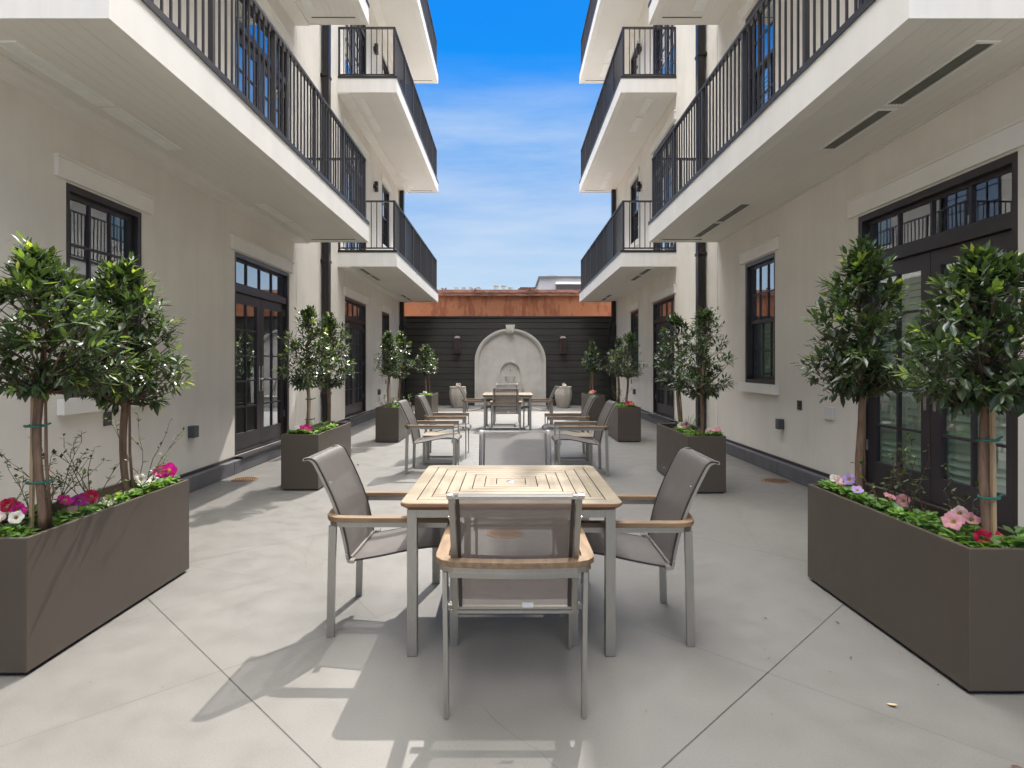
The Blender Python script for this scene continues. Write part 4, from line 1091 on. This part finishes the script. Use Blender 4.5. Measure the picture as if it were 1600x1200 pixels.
petunia(2.06, 14.8, ['coral', 'coral', 'pale', 'coral', 'coral', 'pink'], 'coral petunia in the far right planter', 23, .15, 60, r=.055, hgt=.12)
petunia(-1.61, 19.0, ['white', 'pale'], 'small white petunia in the left stone urn', 24, .12, 30, r=.05, z0=.62)
petunia(1.72, 19.0, ['white', 'pale', 'white'], 'small pale petunia in the right stone urn', 25, .12, 30, r=.05, z0=.62)

def shrub(x, y, label, seed, n=12, h=.45, spread=.28, lean=(0, 0), leaves=9, z0=.55, mats=None):
    rnd = random.Random(seed); t = empty('twiggy_shrub', (x, y, z0), label, 'shrub', 'sparse twiggy shrubs in the planters')
    st = MB(); lf = MB()
    for i in range(n):
        a = rnd.uniform(0, 6.28); tilt = rnd.uniform(.1, .75); hh = h * rnd.uniform(.55, 1.05)
        d = Vector((math.cos(a) * tilt * spread / h * 1.2 + lean[0], math.sin(a) * tilt * spread / h * 1.2 + lean[1], 1)); P = [Vector((math.cos(a) * .03, math.sin(a) * .03, 0))]
        cur = d.normalized()
        for k in range(6):
            cur = (cur + Vector((rnd.uniform(-.28, .28), rnd.uniform(-.28, .28), .06))).normalized(); P.append(P[-1] + cur * hh / 6)
        st.tube(P, [.0034, .003, .0026, .0022, .0018, .0014, .001], 5)
        for k in range(1, 7):
            if rnd.random() < .55:
                b = (cur + Vector((rnd.uniform(-1, 1), rnd.uniform(-1, 1), .3))).normalized() * rnd.uniform(.04, .11); st.tube([P[k], P[k] + b * .5 + Vector((0, 0, .006)), P[k] + b], [.0022, .0018, .001], 4)
                ends = [P[k] + b * f for f in (.45, .7, 1)]
            else: ends = [P[k]]
            if k < 2: continue
            for e in ends:
                for _ in range(rnd.randint(1, max(1, leaves // 3))):
                    dd = Vector((rnd.uniform(-1, 1), rnd.uniform(-1, 1), rnd.uniform(-.2, .8))); L = rnd.uniform(.018, .044)
                    leaf(lf, e, dd, Vector((0, 0, 1)), L, L * .5, 2 if rnd.random() < .42 else 1, False, .1)
    st.build('stems', M['twig'], t); lf.build('leaves', LEAF, t, recalc=False)
shrub(-2.44, 3.16, 'sparse twiggy shrub between the stems of the front left planter', 31, 9, .48, .30, (0, .1))
shrub(-2.50, 2.95, 'thin dark twiggy shrub behind the stake of the front left planter', 32, 6, .42, .2, (-.1, -.1), 6)
shrub(-2.34, 3.44, 'bare dark branched shrub in the middle of the front left planter', 33, 7, .40, .25, (.05, .1), 3)
shrub(-2.30, 3.72, 'shrub with one long arching shoot by the right stem, front left planter', 34, 5, .50, .25, (.15, .25), 8)
shrub(2.16, 3.42, 'thin green shrub before the door, middle of the front right planter', 35, 5, .42, .2, (0, 0), 6)
shrub(2.16, 3.15, 'wispy shrub near the salmon petunia, front right planter', 36, 4, .36, .2, (.05, 0), 6)
shrub(2.22, 3.0, 'low wispy shrub by the stake, front right planter', 37, 4, .30, .22, (.1, 0), 6)
shrub(-2.15, 10.75, 'twiggy shrub at the near end of the third left planter', 38, 8, .30, .3)
shrub(2.10, 11.5, 'airy shrub with pale leaves in the third right planter', 39, 9, .50, .35)
shrub(-2.00, 11.4, 'spreading twiggy shrub at the far end of the third left planter', 40, 8, .32, .4)
# fern / grassy plant in second right planter and second left planter
def grassy(x, y, label, seed, n=26, h=.28, mi=0):
    rnd = random.Random(seed); t = empty('fern', (x, y, .555), label, 'fern', 'upright ferns in the planters'); m_ = MB()
    for i in range(n):
        a = rnd.uniform(0, 6.28); P = Vector((math.cos(a) * .02, math.sin(a) * .02, 0)); d = Vector((math.cos(a) * .35, math.sin(a) * .35, 1)).normalized(); L = h * rnd.uniform(.6, 1)
        for k in range(9):
            p = P + d * (L * k / 9) + Vector((math.cos(a), math.sin(a), 0)) * (.05 * (k / 9) ** 2)
            for s in (-1, 1):
                sd = Vector((-math.sin(a) * s, math.cos(a) * s, .6)); leaf(m_, p, sd, Vector((0, 0, 1)), .03 * (1 - k / 11), .011, 1 if rnd.random() < .3 else 0, False, .1)
        m_.tube([P, P + d * L + Vector((math.cos(a), math.sin(a), 0)) * .05], .0015, 3, 0)
    m_.build('fronds', BED, t, recalc=False)
grassy(2.08, 7.05, 'upright bright green fern in the second right planter', 50)
grassy(-2.22, 7.0, 'upright bright green fern in the second left planter', 51, 20, .24)

# ------------------------------------------------------------------ litter on the floor
rnd = random.Random(9)
def px(u, v, z=0.):
    Y = (1.4 - z) * 940 / (v - 567.5); return ((u - 795) * Y / 940, Y)
for i, (u, v, L, lb, mi) in enumerate(((1199, 967, .022, 'dark crumpled seed husk on the pavement beside the right chair', 0), (1312, 975, .022, 'brown husk on the pavement close to the right planter', 0), (1329, 1030, .018, 'small curled brown leaf bit below the right planter', 0),
                              (1193, 1015, .012, 'small dark speck right of the right chair leg', 0), (1199, 1030, .012, 'lower small dark speck right of the chair leg', 0), (1299, 1051, .011, 'tiny brown fragment on the pavement between chair and planter', 0),
                              (1385, 1101, .042, 'pale dry leaf lying on the pavement below the right planter', 1), (1465, 1072, .012, 'tiny dark crumb at the foot of the right planter', 0), (1207, 1117, .010, 'tiny dark crumb near the bottom of the diagonal joint', 0),
                              (1590, 1197, .06, 'brown twig end at the bottom right corner', 0), (252, 1075, .008, 'tiny dark speck on the pavement below the left planter', 0), (141, 1067, .007, 'tiny speck by the near corner of the left planter', 0), (344, 747, .03, 'dark leaf lying by the left floor drain', 0), (1011, 1112, .008, 'tiny dark speck left of the diagonal joint', 0))):
    X, Y = px(u, v); m_ = MB(); a = rnd.uniform(0, 6.28)
    leaf(m_, Vector((0, 0, .004)), Vector((math.cos(a), math.sin(a), .12)), Vector((0, 0, 1)), L, L * .5, 0, True, -.15); leaf(m_, Vector((.001, 0, .003)), Vector((math.cos(a + .5), math.sin(a + .5), .3)), Vector((0, 0, 1)), L * .7, L * .4, 0, True, .3)
    o = m_.build('fallen_leaf', M['dryleaf'] if 'dryleaf' in M else M['twig'], recalc=False, loc=(X, Y, 0)); 
    if mi: o.data.materials.clear(); o.data.materials.append(M['stake'])
    tag(o, lb, 'leaf litter', 'leaf litter on the pavement')

# ------------------------------------------------------------------ light, sky, camera
sunv = Vector((.205, .82, 1.0)).normalized()
w = bpy.data.worlds.new('World'); sc.world = w; w.use_nodes = True; nt = w.node_tree; nt.nodes.clear()
sky = N(nt, 'ShaderNodeTexSky', sky_type='NISHITA'); sky.sun_disc = False
sky.sun_elevation = math.asin(sunv.z); sky.sun_rotation = math.atan2(sunv.x, sunv.y)
sky.altitude = 0; sky.air_density = 1.0; sky.dust_density = .25; sky.ozone_density = 2.5
tc = N(nt, 'ShaderNodeTexCoord'); sp_ = N(nt, 'ShaderNodeSeparateXYZ'); nt.links.new(tc.outputs['Generated'], sp_.inputs[0])
def vm(op, a, b=None):
    n_ = N(nt, 'ShaderNodeMath', operation=op)
    for i_, x_ in enumerate((a, b)):
        if x_ is None: continue
        if isinstance(x_, (int, float)): n_.inputs[i_].default_value = x_
        else: nt.links.new(x_, n_.inputs[i_])
    return n_.outputs[0]
def wmix(fac, a, b):
    n_ = N(nt, 'ShaderNodeMix', data_type='RGBA')
    for i_, x_ in ((0, fac), (6, a), (7, b)):
        if isinstance(x_, (int, float)): n_.inputs[i_].default_value = x_
        elif isinstance(x_, tuple): n_.inputs[i_].default_value = x_
        else: nt.links.new(x_, n_.inputs[i_])
    return n_.outputs[2]
SK = .12; EX = 1.2; XF = 2 ** -EX
# clear deep blue sky paling to the horizon, pulled towards the photographed hue
deep = ramp(nt, sp_.outputs[2], [(0, (.60, .74, .88)), (.60, (.0, .24, .90)), (.12, (.50, .68, .88)), (.27, (.29, .51, .88)), (.37, (.15, .42, .90)), (.44, (.0, .29, .95))])
dm = N(nt, 'ShaderNodeVectorMath', operation='SCALE'); nt.links.new(deep, dm.inputs[0]); dm.inputs['Scale'].default_value = XF / SK
base = wmix(.985, sky.outputs[0], dm.outputs[0])
# thin high streaks
mp = N(nt, 'ShaderNodeMapping'); mp.inputs['Scale'].default_value = (1.5, 1.5, 9); mp.inputs['Rotation'].default_value = (0, .10, 0)
nt.links.new(tc.outputs['Generated'], mp.inputs[0]); cn = noise(nt, mp.outputs[0], 2.1, 7, .58)
cm = ramp(nt, cn, [(.36, (0, 0, 0)), (.74, (.46, .46, .46))])
cm = vm('MULTIPLY', cm, mrange(nt, sp_.outputs[2], .46, .36))
base = wmix(cm, base, (.80 * XF / SK, .87 * XF / SK, .95 * XF / SK, 1))
# bright broken cloud added overhead, out of frame, as ambient fill light
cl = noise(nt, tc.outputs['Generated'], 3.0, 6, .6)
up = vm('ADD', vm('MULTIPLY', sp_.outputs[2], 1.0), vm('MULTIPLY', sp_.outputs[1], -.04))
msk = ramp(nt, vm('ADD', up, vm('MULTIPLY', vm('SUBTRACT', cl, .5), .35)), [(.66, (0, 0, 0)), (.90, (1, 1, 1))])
CLFILL = 5.5
base = wmix(msk, base, (CLFILL * 1.0 / SK, CLFILL * .985 / SK, CLFILL * .97 / SK, 1))
bg = N(nt, 'ShaderNodeBackground'); bg.inputs[1].default_value = SK
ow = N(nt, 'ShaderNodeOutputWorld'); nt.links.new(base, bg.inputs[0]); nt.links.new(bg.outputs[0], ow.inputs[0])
ld = bpy.data.lights.new('sun', 'SUN'); ld.energy = 2.55; ld.angle = R(.53); ld.color = (1, .955, .89)
lo = bpy.data.objects.new('sun', ld); COL.objects.link(lo); lo.rotation_euler = sunv.to_track_quat('Z', 'Y').to_euler(); lo.location = (3, 12, 20)
cd = bpy.data.cameras.new('camera'); cd.sensor_width = 36; cd.lens = 36 * 940 / 1600; cd.shift_x = 5 / 1600; cd.shift_y = -32.5 / 1600; cd.clip_start = .05; cd.clip_end = 1000
co = bpy.data.objects.new('camera', cd); COL.objects.link(co); co.location = (0, 0, 1.4); co.rotation_euler = (R(90), 0, 0); sc.camera = co
sc.view_settings.view_transform = 'Standard'; sc.view_settings.look = 'None'; sc.view_settings.exposure = EX; sc.view_settings.gamma = 1
cy = sc.cycles if hasattr(sc, 'cycles') else None
sc.render.engine = 'CYCLES'
sc.cycles.use_denoising = True; sc.cycles.denoiser = 'OPENIMAGEDENOISE'
sc.cycles.max_bounces = 10; sc.cycles.diffuse_bounces = 6; sc.cycles.glossy_bounces = 4; sc.cycles.transmission_bounces = 4; sc.cycles.transparent_max_bounces = 16
sc.cycles.sample_clamp_indirect = 6; sc.cycles.caustics_reflective = False; sc.cycles.caustics_refractive = False
